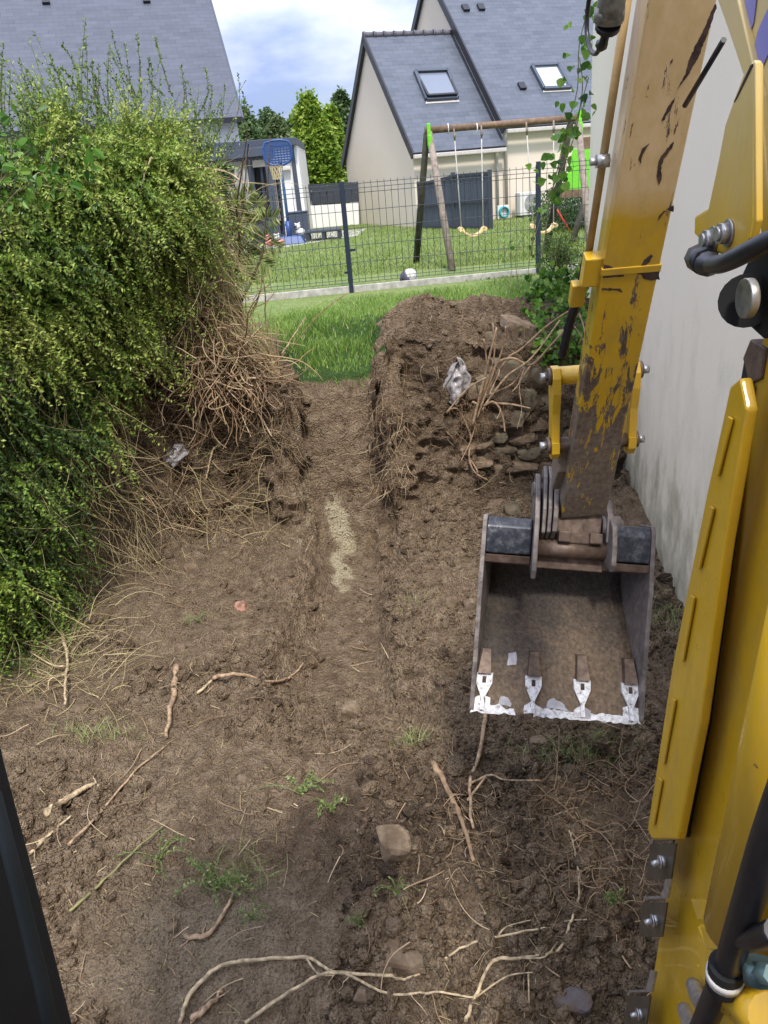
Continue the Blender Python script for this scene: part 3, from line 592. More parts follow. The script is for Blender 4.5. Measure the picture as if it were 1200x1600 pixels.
def sprays(NC, per, seed, dep0, dep1, len0, len1, ls, droop, zlo=None, zhi=None, xr=(-4.2, -1.16), tone0=.5, main=(.45, -.75, .05)):
    r_ = np.random.default_rng(seed); x = r_.uniform(xr[0], xr[1], NC); lo = hbot(x) if zlo is None else np.maximum(hbot(x), zlo); hi = htop(x) if zhi is None else np.minimum(htop(x), zhi)
    z = lo + (hi - lo) * r_.random(NC); c = np.stack([x, hfront(x) + r_.uniform(dep0, dep1, NC), z], 1); c[:, 1] += .36 * fbm(c * np.array([2.6, 0, 3.6]), 2, 91)
    mdir = np.array(main) + r_.normal(size=(NC, 3)) * (.5, .2, .3); mdir[:, 2] += .9 * sstep(2.4, 2.85, z)
    tn = tone0 + .30 * fbm(c * 1.3, 2, 44) + .13 * r_.normal(size=NC) + .14 * np.exp(-((x + 1.45) / .5) ** 2)
    P0 = np.repeat(c, per, 0) + r_.normal(size=(NC * per, 3)) * (.05, .04, .04); D = np.repeat(mdir, per, 0) + r_.normal(size=(NC * per, 3)) * (.26, .18, .20); N = len(P0)
    D /= np.linalg.norm(D, axis=1, keepdims=True); Ls = len0 + (len1 - len0) * r_.random(N) ** 1.4; t = np.linspace(0, 1, 7); bend = r_.normal(size=(N, 3)) * .12
    P = P0[:, None] + D[:, None] * (Ls[:, None] * t)[..., None] + (bend * Ls[:, None])[:, None] * (t ** 2)[None, :, None]
    P[..., 2] -= droop * (Ls[:, None] ** 1.3) * t ** 2 * (1 - .9 * sstep(2.6, 3.0, P0[:, 2]))[:, None]
    Mv = int(14 + (len1 + len0) * 28); tl = .06 + .94 * (np.arange(Mv) + .5) / Mv; fi = tl * 6; i0 = np.minimum(fi.astype(int), 5); f = fi - i0
    B = (P[:, i0] * (1 - f)[None, :, None] + P[:, i0 + 1] * f[None, :, None]).reshape(-1, 3); TT = P[:, i0 + 1] - P[:, i0]; TT = (TT / np.linalg.norm(TT, axis=2, keepdims=True)).reshape(-1, 3); K = len(B)
    side = np.cross(TT, r_.normal(size=(K, 3))); side /= np.linalg.norm(side, axis=1, keepdims=True) + 1e-9
    V, Fq = leaves(B, side + TT * .6, r_.normal(size=(K, 3)) * .7 + np.array([.1, -.45, 1.0]), ls * r_.uniform(.6, 1.35, K), ls * .50 * r_.uniform(.7, 1.2, K), .10)
    rn = np.clip(np.repeat(np.repeat(tn, per), Mv) + .13 * r_.normal(size=K) + .42 * (np.tile(tl, N) - .5), 0, 1)
    return P, V, Fq, rn
def filler(n, seed, d0, d1, ls, tone):
    r_ = np.random.default_rng(seed); x = r_.uniform(-4.4, -1.04, n); lo, hi = hbot(x), htop(x) - .12; z = lo + (hi - lo) * r_.random(n); P = np.stack([x, hfront(x) + d0 + (d1 - d0) * r_.random(n), z], 1); P[:, 1] += .30 * fbm(P * np.array([2.4, 0, 3.0]), 2, 91)
    V, Fq = leaves(P, r_.normal(size=(n, 3)), r_.normal(size=(n, 3)) + (0, -.4, .5), ls * r_.uniform(.5, 1.3, n), ls * .6 * r_.uniform(.6, 1.2, n), .1)
    return None, V, Fq, np.clip(tone + .14 * r_.normal(size=n) + .15 * fbm(P * 2, 2, 61), 0, 1)
parts = [sprays(420, 15, 1, -.08, .36, .18, .55, .026, .45, tone0=.64),
         sprays(230, 15, 2, -.10, .25, .18, .50, .024, .7, tone0=.78, xr=(-2.5, -1.25), zlo=1.6),
         sprays(330, 12, 3, .15, .6, .14, .34, .027, .3, tone0=.36),
         sprays(300, 12, 4, -.08, .12, .12, .30, .022, .8, zhi=1.5, xr=(-2.9, -2.08), tone0=.55, main=(.3, -.5, -.55)),
         sprigs(640, 40, -3.4, -.95, (.0, .6), .30, .55, 1.0, .1, .019, zlo=2.35, seed=3, outw=.15, shade=-.08),
         filler(64000, 7, .42, 1.0, .034, .22), filler(60000, 8, .6, 1.2, .06, .22)]
HG = thing('hedge', 'tall overgrown hedge of small leaved shrubs on the left bank, half torn away at its right end', 'hedge', (-1.8, 5.2, 1.1))
HG['label'] = 'tall overgrown small leaved hedge on the left bank, torn away at its right end'
nv = 0; Vs, Fs, Rs = [], [], []
for P, V, Fq, rn in parts: Vs.append(V); Fs.append(Fq + nv); nv += len(V); Rs.append(rn)
link('foliage', npmesh('foliage', np.concatenate(Vs), [np.concatenate(Fs)], False, {'rnd': ('FACE', np.concatenate(Rs))}), HL, HG)
Pa = np.concatenate([p[0][:, ::2] for p in parts if p[0] is not None]); V, Fq = tubes(Pa, np.linspace(.0018, .0008, 4)[None] * np.ones((len(Pa), 1)), 3)
link('twigs', npmesh('twigs', V, [Fq], True), plain('olive_twigs', (0.10, 0.085, 0.035, 1), .8, var=.4), HG)
r_ = np.random.default_rng(12); N = 90; x = r_.uniform(-3.6, -1.0, N); P0 = np.stack([x, hfront(x) + .5 + r_.random(N) * .6, .9 + 0 * x], 1)
t = np.linspace(0, 1, 6); D = r_.normal(size=(N, 3)) * (.35, .35, 0) + (0, 0, 1.9); P = P0[:, None] + D[:, None] * t[None, :, None] + r_.normal(size=(N, 6, 3)) * .05
V, Fq = tubes(P, np.linspace(.016, .004, 6)[None] * np.ones((N, 1)), 5); link('branches', npmesh('branches', V, [Fq], True), plain('grey_brown_bark', (0.12, 0.085, 0.06, 1), .9, var=.4), HG)
# long shoots standing above the crown
shoot = [((62, 300), (55, 190), (28, 88)), ((55, 250), (44, 180), (30, 150)), ((130, 225), (126, 120), (131, 32)), ((130, 150), (118, 105), (102, 76)), ((140, 160), (100, 120), (82, 90)), ((220, 160), (200, 110), (176, 48)), ((222, 150), (217, 100), (213, 50)), ((266, 150), (252, 100), (243, 60)), ((170, 180), (169, 130), (170, 84)),
         ((300, 190), (318, 150), (322, 110)), ((340, 260), (372, 170), (374, 118)), ((8, 200), (4, 130), (7, 62)), ((150, 200), (146, 140), (144, 96)), ((200, 190), (190, 150), (165, 95)), ((90, 230), (62, 150), (52, 110)), ((240, 200), (238, 140), (232, 100)), ((280, 210), (290, 150), (285, 105)), ((110, 200), (95, 140), (75, 85)), ((320, 240), (345, 190), (352, 135)), ((180, 200), (160, 130), (135, 95)), ((25, 250), (15, 180), (18, 110))]
SP = []; 
for a, b, c in shoot:
    for k in range(2):
        y = 4.9 + .0045 * a[0] + r_.uniform(-.1, .25); j = r_.normal(size=(3, 2)) * (3, 5) + (k * r_.uniform(-18, 18), k * 22)
        SP.append(smooth_poly([aty(a[0] + j[0][0], a[1], y), aty(b[0] + j[1][0], b[1] + j[1][1], y), aty(c[0] + j[2][0], c[1] + j[2][1], y)], 6)[:13])
SP = np.array(SP); V, Fq = tubes(SP, np.linspace(.0035, .0012, 13)[None] * np.ones((len(SP), 1)), 4)
link('shoots', npmesh('shoots', V, [Fq], True), plain('shoot_bark', (0.11, 0.08, 0.035, 1), .8), HG)
K = 70; fi = np.linspace(.5, 11.9, K); i0 = fi.astype(int); f = (fi - i0)[None, :, None]; B = SP[:, i0] * (1 - f) + SP[:, i0 + 1] * f; TT = SP[:, i0 + 1] - SP[:, i0]
B = B.reshape(-1, 3); TT = TT.reshape(-1, 3); TT /= np.linalg.norm(TT, axis=1, keepdims=True); sd_ = np.cross(TT, r_.normal(size=TT.shape)); sd_ /= np.linalg.norm(sd_, axis=1, keepdims=True)
V, Fq = leaves(B, sd_ + TT * .7, r_.normal(size=B.shape), .020 * r_.uniform(.6, 1.3, len(B)), .011 * r_.uniform(.7, 1.2, len(B)), .1)
link('shoot_leaves', npmesh('shoot_leaves', V, [Fq], False, {'rnd': ('FACE', np.clip(.55 + .2 * r_.normal(size=len(B)), 0, 1))}), HL, HG)
# ---- broad leaf helper
def broad(P, D, N, size, kind='heart'):
    o = {'heart': [(0, 0), (.10, .30), (.32, .50), (.62, .42), (.85, .18), (1, 0), (.85, -.18), (.62, -.42), (.32, -.50), (.10, -.30)],
         'oval': [(0, 0), (.12, .16), (.35, .27), (.62, .24), (.86, .11), (1, 0), (.86, -.11), (.62, -.24), (.35, -.27), (.12, -.16)]}[kind]
    o = np.array(o); D = D / np.linalg.norm(D, axis=1, keepdims=True); S = np.cross(D, N); S /= np.linalg.norm(S, axis=1, keepdims=True) + 1e-9; U = np.cross(S, D)
    sz = size[:, None, None]; V = P[:, None] + D[:, None] * o[None, :, :1] * sz + S[:, None] * o[None, :, 1:] * sz + U[:, None] * (np.abs(o[None, :, 1:]) * .35 - .25 * o[None, :, :1] ** 2) * sz
    k = len(P); ix = (np.arange(k) * 10)[:, None]; up_f = ix + np.array([[0, 1, 2, 3]]); 
    fs = [ix + np.array([q]) for q in ((0, 1, 2, 9), (9, 2, 3, 8))]
    q = np.concatenate([ix + np.array([[0, 1, 2, 3]]), ix + np.array([[0, 3, 4, 5]]), ix + np.array([[0, 5, 6, 7]]), ix + np.array([[0, 7, 8, 9]])])
    return V.reshape(-1, 3), q
BL_ = leafmat('broad_leaves', [(0, (0.02, 0.07, 0.012, 1)), (.5, (0.10, 0.23, 0.03, 1)), (.85, (0.20, 0.36, 0.055, 1)), (1, (0.36, 0.44, 0.11, 1))], .38, .4)
stemg = plain('pale_green_stem', (0.20, 0.19, 0.08, 1), .7, var=.3)
def broadplant(name, label, cat, pts, ybase, size, n_each, spread, stems, mat=BL_, kind='heart', seed=0, stemr=.004, face=(-.2, -.9, .35), surf=False):
    r_ = np.random.default_rng(seed); P = []
    for px, py in pts:
        c = aty(px, py, ybase) if not surf else (hit(px, py, .03) if py > 462 else aty(px, py, 6.9))
        for k in range(n_each): P.append(c + r_.normal(size=3) * spread)
    P = np.array(P); k = len(P); D = r_.normal(size=(k, 3)) * .7 + (0, -.2, -.35); N = r_.normal(size=(k, 3)) * .55 + face
    V, q = broad(P, D, N, size * r_.uniform(.55, 1.25, k), kind); rn = np.clip(.5 + .24 * r_.normal(size=k), 0, 1)
    base = P[np.argmin(P[:, 2])]
    T = thing(name, label, cat, (base[0], base[1], base[2] - .05))
    link('leaves', npmesh('leaves', V, [q], False, {'rnd': ('FACE', np.tile(rn, 4))}), mat, T)
    mb = MB()
    for s in stems: mb.tube(smooth_poly([aty(x, y, ybase + .02) for x, y in s], 4), stemr, 5)
    for i in range(0, k): 
        j = r_.integers(0, k); 
    mb.build('stems', stemg, T); return T
broadplant('bramble', 'bright broad leaved bramble shoots poking out of the hedge at far left', 'bramble', [(6, 175), (20, 228), (45, 240), (12, 262), (60, 262), (5, 285), (40, 280), (75, 285), (100, 296), (30, 300), (55, 268), (88, 290), (10, 240), (140, 250), (150, 262), (70, 212), (18, 310)], 4.15, .058, 5, .045, [((0, 330), (40, 290), (100, 296)), ((-10, 300), (20, 260), (45, 235)), ((30, 300), (60, 270), (75, 285))], kind='oval', seed=3, stemr=.003)
vine_pts = [(925, 8), (918, 28), (898, 33), (914, 50), (925, 62), (893, 84), (916, 76), (905, 95), (921, 95), (908, 110), (880, 118), (915, 125), (900, 130), (919, 140), (906, 150), (878, 158), (912, 165), (922, 165), (904, 175), (893, 188), (885, 200), (895, 206), (880, 210), (872, 220), (868, 232), (887, 226), (905, 212), (876, 236), (890, 236), (882, 248), (858, 256), (868, 262), (879, 262), (840, 262), (846, 252), (856, 278), (866, 286), (832, 286), (873, 280), (880, 272), (862, 300), (875, 300), (850, 325), (842, 335), (868, 318)]
broadplant('climbing_vine', 'leafy green vine hanging at the corner of the cream wall by the swing set', 'vine', vine_pts, 6.9, .070, 2, .028, [((923, 0), (905, 70), (902, 140), (885, 200), (872, 260), (858, 320), (850, 380), (842, 440)), ((920, 120), (900, 190), (885, 240), (880, 300)), ((905, 90), (910, 140), (895, 220), (865, 290), (838, 340), (830, 400))], seed=5, stemr=.0045)
# darker little stems mass inside the vine
broadplant('bindweed', 'young bindweed stems standing in front of the right fence post', 'weed', [(800, 365), (795, 378), (805, 390), (825, 385), (815, 372), (793, 395), (838, 372), (845, 398), (780, 400), (828, 408)], 7.3, .05, 1, .03, [((790, 470), (800, 420), (795, 370)), ((830, 470), (826, 410), (845, 340)), ((812, 460), (805, 400), (815, 372))], seed=8, stemr=.003)
ivp = [(x + rng.uniform(-8, 8), y + rng.uniform(-8, 8)) for x in range(828, 918, 9) for y in range(404, 566, 8) if y > 415 + max(0, (850 - x)) * 1.2 and (x > 845 or y < 530)]
broadplant('ground_ivy', 'dark green ivy mound covering the bank end against the cream wall', 'ivy', ivp, 6.5, .052, 4, .035, [], seed=9, surf=True)
def fineshrub(name, label, cat, px, py, y, rx, rz, n, ls, mat, seed):
    r_ = np.random.default_rng(seed); c = aty(px, py, y); v = unit(n) * (r_.random(n) ** .45)[:, None] * (rx, rx, rz); P = c + v
    V, Fq = leaves(P, r_.normal(size=(n, 3)) + (0, 0, .5), r_.normal(size=(n, 3)), ls * r_.uniform(.5, 1.4, n), ls * .4 * r_.uniform(.6, 1.2, n))
    T = thing(name, label, cat, c - (0, 0, rz)); link('foliage', npmesh('foliage', V, [Fq], False, {'rnd': ('FACE', np.clip(.45 + .2 * r_.normal(size=n) + .3 * v[:, 2] / rz, 0, 1))}), mat, T)
    st = np.stack([np.tile(c - (0, 0, rz), (40, 1)), c + unit(40) * (rx * .5, rx * .5, rz * .3), c + unit(40) * (rx, rx, rz)], 1); V, q = tubes(st, np.tile([.006, .004, .0015], (40, 1)), 4); link('stems', npmesh('stems', V, [q]), stemg, T); return T
fineshrub('shrub', 'small feathery green shrub at the foot of the right fence post', 'shrub', 874, 400, 7.6, .22, .28, 4200, .022, HL, 1)
fineshrub('clipped_bush', 'dark rounded bush on the far lawn below the play tower', 'bush', 888, 330, 17.5, .85, .55, 9000, .06, lfb := leafmat('dark_bush_leaves', [(0, (0.015, 0.045, 0.012, 1)), (1, (0.06, 0.12, 0.03, 1))], .6, .2), 2)
# palm
PM = leafmat('palm_fronds', [(0, (0.09, 0.15, 0.04, 1)), (.6, (0.24, 0.30, 0.09, 1)), (1, (0.48, 0.48, 0.22, 1))], .45, .2)
pc = aty(350, 395, 6.35); T = thing('palm', 'young feather palm with arching fronds beside the torn end of the hedge', 'palm', pc - (0, 0, .6))
fr = [((350, 380), (362, 330), (395, 298)), ((350, 385), (385, 330), (412, 322)), ((352, 388), (400, 352), (432, 340)), ((352, 392), (395, 378), (438, 388)), ((352, 396), (390, 400), (424, 420)), ((350, 396), (372, 412), (392, 440)), ((348, 390), (338, 330), (348, 290)), ((348, 392), (320, 350), (300, 320)), ((350, 392), (370, 355), (400, 350)), ((350, 396), (358, 430), (362, 455)), ((352, 388), (372, 338), (384, 318))]
LP, LD, LN, LL = [], [], [], []; mb = MB()
for i, f3 in enumerate(fr):
    y0 = 6.3 - .05 * (i % 3); pts = smooth_poly([aty(f3[0][0], f3[0][1], 6.35), aty(f3[1][0], f3[1][1], y0 - .12), aty(f3[2][0], f3[2][1], y0 - .25)], 9); mb.tube(pts, [.007 - .0003 * j for j in range(len(pts))], 5)
    for j in range(3, len(pts) - 1):
        tt_ = pts[j + 1] - pts[j]; tt_ /= np.linalg.norm(tt_); sd_ = np.cross(tt_, (0, -1, .3)); sd_ /= np.linalg.norm(sd_)
        for h_ in range(3):
            p = pts[j] + (pts[j + 1] - pts[j]) * h_ / 3
            for s in (-1, 1): LP.append(p); LD.append(tt_ * .9 + s * sd_ * .9 + rng.normal(size=3) * .12 + (0, 0, -.15)); LN.append(rng.normal(size=3)); LL.append(.17 * math.sin(math.pi * min(.95, .25 + .7 * j / len(pts))))
V, Fq = leaves(np.array(LP), np.array(LD), np.array(LN), np.array(LL), np.full(len(LL), .015)); mb.build('frond_stems', stemg, T)
link('fronds', npmesh('fronds', V, [Fq], False, {'rnd': ('FACE', np.clip(.5 + .25 * rng.normal(size=len(LL)), 0, 1))}), PM, T)
MB().tube([pc - (0, 0, .6), pc], [.10, .06], 12).build('trunk', plain('palm_trunk', (0.11, 0.08, 0.05, 1), .9, var=.4), T)
# weeds lying on the soil
WL_ = leafmat('weed_leaves', [(0, (0.07, 0.11, 0.03, 1)), (.5, (0.15, 0.21, 0.06, 1)), (.85, (0.28, 0.33, 0.12, 1)), (1, (0.45, 0.45, 0.22, 1))], .5, .25)
def weed(px, py, wpx, hpx, n, label, name='weed', blade=True, seed=0, tone=.6):
    r_ = np.random.default_rng(seed + 100); c = hit(px, py); s = (c - CAM).dot(np.array(fw)) / 1200; k = n
    if blade:
        X = c[0] + r_.normal(size=k) * wpx * s * .28; Y = c[1] + r_.normal(size=k) * hpx * s * .35
        Z = np.array([down(x, y)[0] for x, y in zip(X, Y)]); hh = r_.uniform(.02, .07, k); V, q, t = blades(X, Y, Z - .004, hh, r_.uniform(.0018, .004, k), 1.3)
        rn = np.clip(tone + .2 * r_.normal(size=k), 0, .99); me = npmesh(name, V, [q, t], False, {'rnd': ('FACE', np.concatenate([rn, rn]))}); mt = WL_
    else:
        m = 9; a = r_.uniform(0, 6.28, m); St = []
        for i in range(m):
            L_ = wpx * s * r_.uniform(.3, .62); st = [c + (math.cos(a[i]) * L_ * t, math.sin(a[i]) * L_ * t * .7, .015 + .05 * math.sin(t * 2.6)) for t in np.linspace(0, 1, 8)]; St.append(st)
        St = np.array(St); kk = n // m; fi = np.linspace(.3, 6.9, kk); i0 = fi.astype(int); f = (fi - i0)[None, :, None]; B = (St[:, i0] * (1 - f) + St[:, i0 + 1] * f).reshape(-1, 3)
        D = r_.normal(size=B.shape); N = r_.normal(size=B.shape) + (0, 0, 1.5); V, q = leaves(B, D, N, r_.uniform(.010, .024, len(B)), r_.uniform(.005, .011, len(B)), .1)
        V2, q2 = tubes(St, np.full((m, 8), .0016), 4); q = [q, q2 + len(V)]; V = np.concatenate([V, V2]); rn = np.concatenate([np.clip(.55 + .25 * r_.normal(size=len(B)), 0, 1), np.full(len(q2), .6)])
        me = npmesh(name, V, [np.concatenate(q)], False, {'rnd': ('FACE', rn)}); mt = WL_
    return tag(link(name, me, mt), label, 'weed')
weed(335, 1385, 140, 80, 420, 'uprooted pale green weed tuft lying on soil at lower left centre', blade=False, seed=1)
weed(370, 1370, 110, 60, 260, 'grassy clump at the root end of the uprooted weed', 'grass_tuft', seed=2, tone=.75)
weed(150, 1148, 110, 30, 220, 'flattened grass tuft on soil at left, below the hedge foot', 'grass_tuft', seed=3, tone=.85)
weed(642, 1158, 56, 26, 130, 'small bright grass tuft right of the channel mouth', 'grass_tuft', seed=4, tone=.8)
weed(900, 1180, 150, 50, 380, 'grass tuft on the soil under the bucket lip', 'grass_tuft', seed=5, tone=.7)
weed(470, 1245, 110, 60, 200, 'straggly trampled weed at the edge of the damp hollow', blade=False, seed=6)
weed(520, 1270, 60, 80, 130, 'thin upright weed stalks right of the trampled weed', blade=False, seed=7)
weed(958, 1418, 40, 24, 60, 'small pale seedling tuft left of the middle bracket', blade=False, seed=8)
weed(562, 1450, 34, 20, 22, 'single green seedling in front of the damp hollow', blade=False, seed=9)
weed(395, 1440, 60, 40, 60, 'yellow green leafy sprig below the uprooted weed', blade=False, seed=10)
weed(250, 1345, 130, 60, 120, 'long leafy shoot lying on soil left of the uprooted weed', blade=False, seed=11)
weed(648, 938, 60, 50, 90, 'sparse grass stalks on the slope left of the bucket', 'grass_tuft', seed=12, tone=.95)
weed(1035, 960, 90, 80, 260, 'rough grass along the foot of the cream wall', 'grass_tuft', seed=13, tone=.7)
weed(60, 1030, 150, 90, 500, 'rough grass at the foot of the hedge, far left', 'grass_tuft', seed=14, tone=.7)
weed(310, 975, 60, 24, 30, 'flat torn green leaves on soil left of the brick fragment', blade=False, seed=15)
weed(620, 1400, 60, 60, 30, 'silvery green sprig in front of the large square stone', blade=False, seed=16)
# ------------------------------------------------------------------ roots, dry stems and sticks
RT = M('root_bark', .85, spec=.25); RT.col(RT.mix(RT.mask(RT.noise(40, 4), .35, .65), RT.ramp(RT.attr('rnd'), [(0, (0.11, 0.062, 0.035)), (.5, (0.27, 0.175, 0.10)), (1, (0.50, 0.37, 0.23))]), RT.ramp(RT.attr('rnd'), [(0, (0.17, 0.105, 0.06)), (.5, (0.36, 0.25, 0.15)), (1, (0.62, 0.50, 0.34))]))); MAT['root'] = RT.done()
ST = M('straw', .8, spec=.3); ST.col(ST.ramp(ST.attr('rnd'), [(0, (0.17, 0.14, 0.055)), (.5, (0.38, 0.31, 0.145)), (1, (0.62, 0.52, 0.30))])); MAT['straw'] = ST.done()
def strands(P0, D, L_, K=12, wob=.25, droop=0.0, r0=.003, r1=.001, seed=0, n=4):
    r_ = np.random.default_rng(seed); N = len(P0); d = D / np.linalg.norm(D, axis=1, keepdims=True); P = [P0]; step = (L_ / (K - 1))[:, None]
    cv = r_.normal(size=(N, 3)) * wob * .4
    for k in range(K - 1):
        cv = cv * .8 + r_.normal(size=(N, 3)) * wob * .35; d = d + cv; d[:, 2] -= droop / K; d /= np.linalg.norm(d, axis=1, keepdims=True); P.append(P[-1] + d * step)
    P = np.stack(P, 1); rr = np.asarray(r0)[..., None] * np.ones((N, 1)) if np.ndim(r0) else np.full((N, 1), r0)
    R = rr * (1 - (1 - r1) * np.linspace(0, 1, K)[None]) 
    V, Fq = tubes(P, R, n); return V, Fq, (K - 1) * n
def tangle(name, label, cat, sets, mat):
    Vs, Fs, Rn, nv = [], [], [], 0
    for P0, D, L_, kw, tone in sets:
        V, Fq, per = strands(P0, D, L_, **kw); Vs.append(V); Fs.append(Fq + nv); nv += len(V); Rn.append(np.repeat(np.clip(tone + .22 * rng.normal(size=len(P0)), 0, 1), per))
    o = link(name, npmesh(name, np.concatenate(Vs), [np.concatenate(Fs)], True, {'rnd': ('FACE', np.concatenate(Rn))}), mat); return tag(o, label, cat, kind='stuff')
def region(n, pxs, seed, off=(.0, .08), poly=None):
    r_ = np.random.default_rng(seed); x0, y0, x1, y1 = pxs; P = []
    while len(P) < n:
        px, py = r_.uniform(x0, x1), r_.uniform(y0, y1)
        if poly is not None:
            ins = False; j = len(poly) - 1
            for i in range(len(poly)):
                if (poly[i][1] > py) != (poly[j][1] > py) and px < (poly[j][0] - poly[i][0]) * (py - poly[i][1]) / (poly[j][1] - poly[i][1]) + poly[i][0]: ins = not ins
                j = i
            if not ins: continue
        P.append(hit(px, py) + np.array([0, -1, .3]) * r_.uniform(*off))
    return np.array(P)
r_ = np.random.default_rng(3)
# the root ball of the torn shrub
n = 280; c = np.stack([r_.uniform(-1.42, -.98, n), r_.uniform(5.55, 5.95, n), r_.uniform(1.12, 1.95, n)], 1); c[:, 0] -= (c[:, 2] - 1.5) * .28
D = r_.normal(size=(n, 3)) * (1.0, .5, .7) + (.25, -.1, -.25)
n2 = 300; c2 = np.stack([r_.uniform(-1.35, -.85, n2), r_.uniform(5.6, 5.95, n2), r_.uniform(1.15, 1.5, n2)], 1); D2 = r_.normal(size=(n2, 3)) * (.9, .5, .4) + (-.3, -.5, .1)
low_poly = [(100, 640), (180, 560), (300, 540), (420, 560), (450, 640), (420, 700), (380, 820), (240, 850), (200, 760), (130, 720)]
p3 = region(250, (90, 540, 460, 860), 5, (.0, .10), low_poly); D3 = r_.normal(size=(len(p3), 3)) * (.8, .35, .6) + (-.35, -.2, -.35)
p4 = region(1300, (90, 540, 460, 860), 6, (.0, .05), low_poly); D4 = r_.normal(size=(len(p4), 3)) * (.9, .4, .8)
tangle('root_tangle', 'dense tangle of reddish brown roots hanging from the torn end of the hedge', 'roots', [
    (c, D, r_.uniform(.25, .6, n), dict(wob=.32, droop=.7, r0=r_.uniform(.0028, .0080, n), r1=.4, seed=1, K=14), .42),
    (c2, D2, r_.uniform(.3, .7, n2), dict(wob=.3, droop=.9, r0=r_.uniform(.0035, .0095, n2), r1=.4, seed=2, K=14), .50),
    (p3, D3, r_.uniform(.2, .6, len(p3)), dict(wob=.28, droop=.8, r0=r_.uniform(.0018, .0055, len(p3)), r1=.4, seed=3), .45),
    (p4, D4, r_.uniform(.08, .3, len(p4)), dict(wob=.4, droop=.3, r0=r_.uniform(.0006, .0016, len(p4)), r1=.5, seed=4, K=9), .5)], MAT['root'])
# dry straw stems down the torn edge of the hedge and below
n = 1000; x = r_.uniform(-1.36, -.95, n); c = np.stack([x, 5.72 + r_.uniform(-.15, .25, n), r_.uniform(1.5, 2.7, n)], 1); D = r_.normal(size=(n, 3)) * (.5, .3, .6) + (.1, -.15, -.9)
n2 = 420; xs = r_.uniform(-2.5, -1.7, n2); c2 = np.stack([xs, hfront(xs) - r_.uniform(-.02, .2, n2), r_.uniform(.2, 1.5, n2)], 1); D2 = r_.normal(size=(n2, 3)) * (.5, .3, .5) + (.25, -.2, -.8)
p5 = region(240, (210, 640, 440, 860), 8, (.0, .06)); D5 = r_.normal(size=(len(p5), 3)) * (.8, .3, .7) + (.1, -.2, .1)
p6 = region(260, (0, 900, 190, 1100), 9, (.0, .15)); D6 = r_.normal(size=(len(p6), 3)) * (.8, .5, .5) + (.2, -.1, .1)
n7 = 120; c7 = np.stack([r_.uniform(-1.0, -.72, n7), r_.uniform(6.0, 6.2, n7), np.full(n7, 1.15)], 1); D7 = r_.normal(size=(n7, 3)) * (.25, .3, .2) + (-.35, 0, 1)
tangle('dry_stems', 'dry straw coloured stems hanging along the torn edge and foot of the hedge', 'dry stems', [
    (c, D, r_.uniform(.2, .7, n), dict(wob=.16, droop=.5, r0=r_.uniform(.0012, .003, n), r1=.4, seed=11), .6),
    (c2, D2, r_.uniform(.2, .6, n2), dict(wob=.16, droop=.7, r0=r_.uniform(.001, .0026, n2), r1=.4, seed=12), .6),
    (p5, D5, r_.uniform(.12, .35, len(p5)), dict(wob=.15, droop=.2, r0=r_.uniform(.001, .003, len(p5)), r1=.4, seed=13), .65),
    (p6, D6, r_.uniform(.15, .4, len(p6)), dict(wob=.15, droop=.3, r0=r_.uniform(.001, .0026, len(p6)), r1=.4, seed=14), .7),
    (c7, D7, r_.uniform(.25, .6, n7), dict(wob=.12, droop=-.1, r0=r_.uniform(.002, .004, n7), r1=.4, seed=15), .45)], MAT['straw'])
# root fringe at the right lip of the channel, and in the right bank
pf = region(170, (574, 590, 640, 770), 15, (.0, .05)); Df = r_.normal(size=(len(pf), 3)) * (.35, .3, .3) + (-.22, -.25, -1)
pg = region(260, (600, 500, 880, 780), 16, (.0, .03)); Dg = r_.normal(size=(len(pg), 3)) * (.9, .3, .6) + (0, -.1, -.4)
ph = region(140, (430, 540, 480, 800), 17, (.0, .03)); Dh = r_.normal(size=(len(ph), 3)) * (.3, .2, .3) + (.15, -.1, -1)
tangle('hanging_roots', 'fine hanging roots fringing the right lip and faces of the dug channel', 'roots', [
    (pf, Df, r_.uniform(.06, .34, len(pf)), dict(wob=.38, droop=.5, r0=r_.uniform(.0008, .0026, len(pf)), r1=.4, seed=21), .6),
    (pg, Dg, r_.uniform(.06, .25, len(pg)), dict(wob=.35, droop=.5, r0=r_.uniform(.0008, .002, len(pg)), r1=.4, seed=22, K=8), .5),
    (ph, Dh, r_.uniform(.1, .3, len(ph)), dict(wob=.25, droop=.4, r0=r_.uniform(.0009, .002, len(ph)), r1=.4, seed=23, K=8), .5)], MAT['root'])
# root mass at right under the bucket
pk = region(330, (850, 1190, 1010, 1400), 31, (.0, .07)); Dk = r_.normal(size=(len(pk), 3)) * (.8, .6, .6)
pl2 = region(160, (690, 1230, 790, 1370), 32, (.0, .04)); Dl = r_.normal(size=(len(pl2), 3)) * (.6, .6, .4)
tangle('root_mat', 'mat of curly tan roots lying on soil between the bucket and the boom', 'roots', [
    (pk, Dk, r_.uniform(.04, .30, len(pk)), dict(wob=.45, droop=.2, r0=r_.uniform(.0008, .0028, len(pk)), r1=.4, seed=33), .42),
    (pl2, Dl, r_.uniform(.04, .14, len(pl2)), dict(wob=.4, droop=.2, r0=r_.uniform(.0007, .0014, len(pl2)), r1=.4, seed=34, K=8), .7)], MAT['root'])
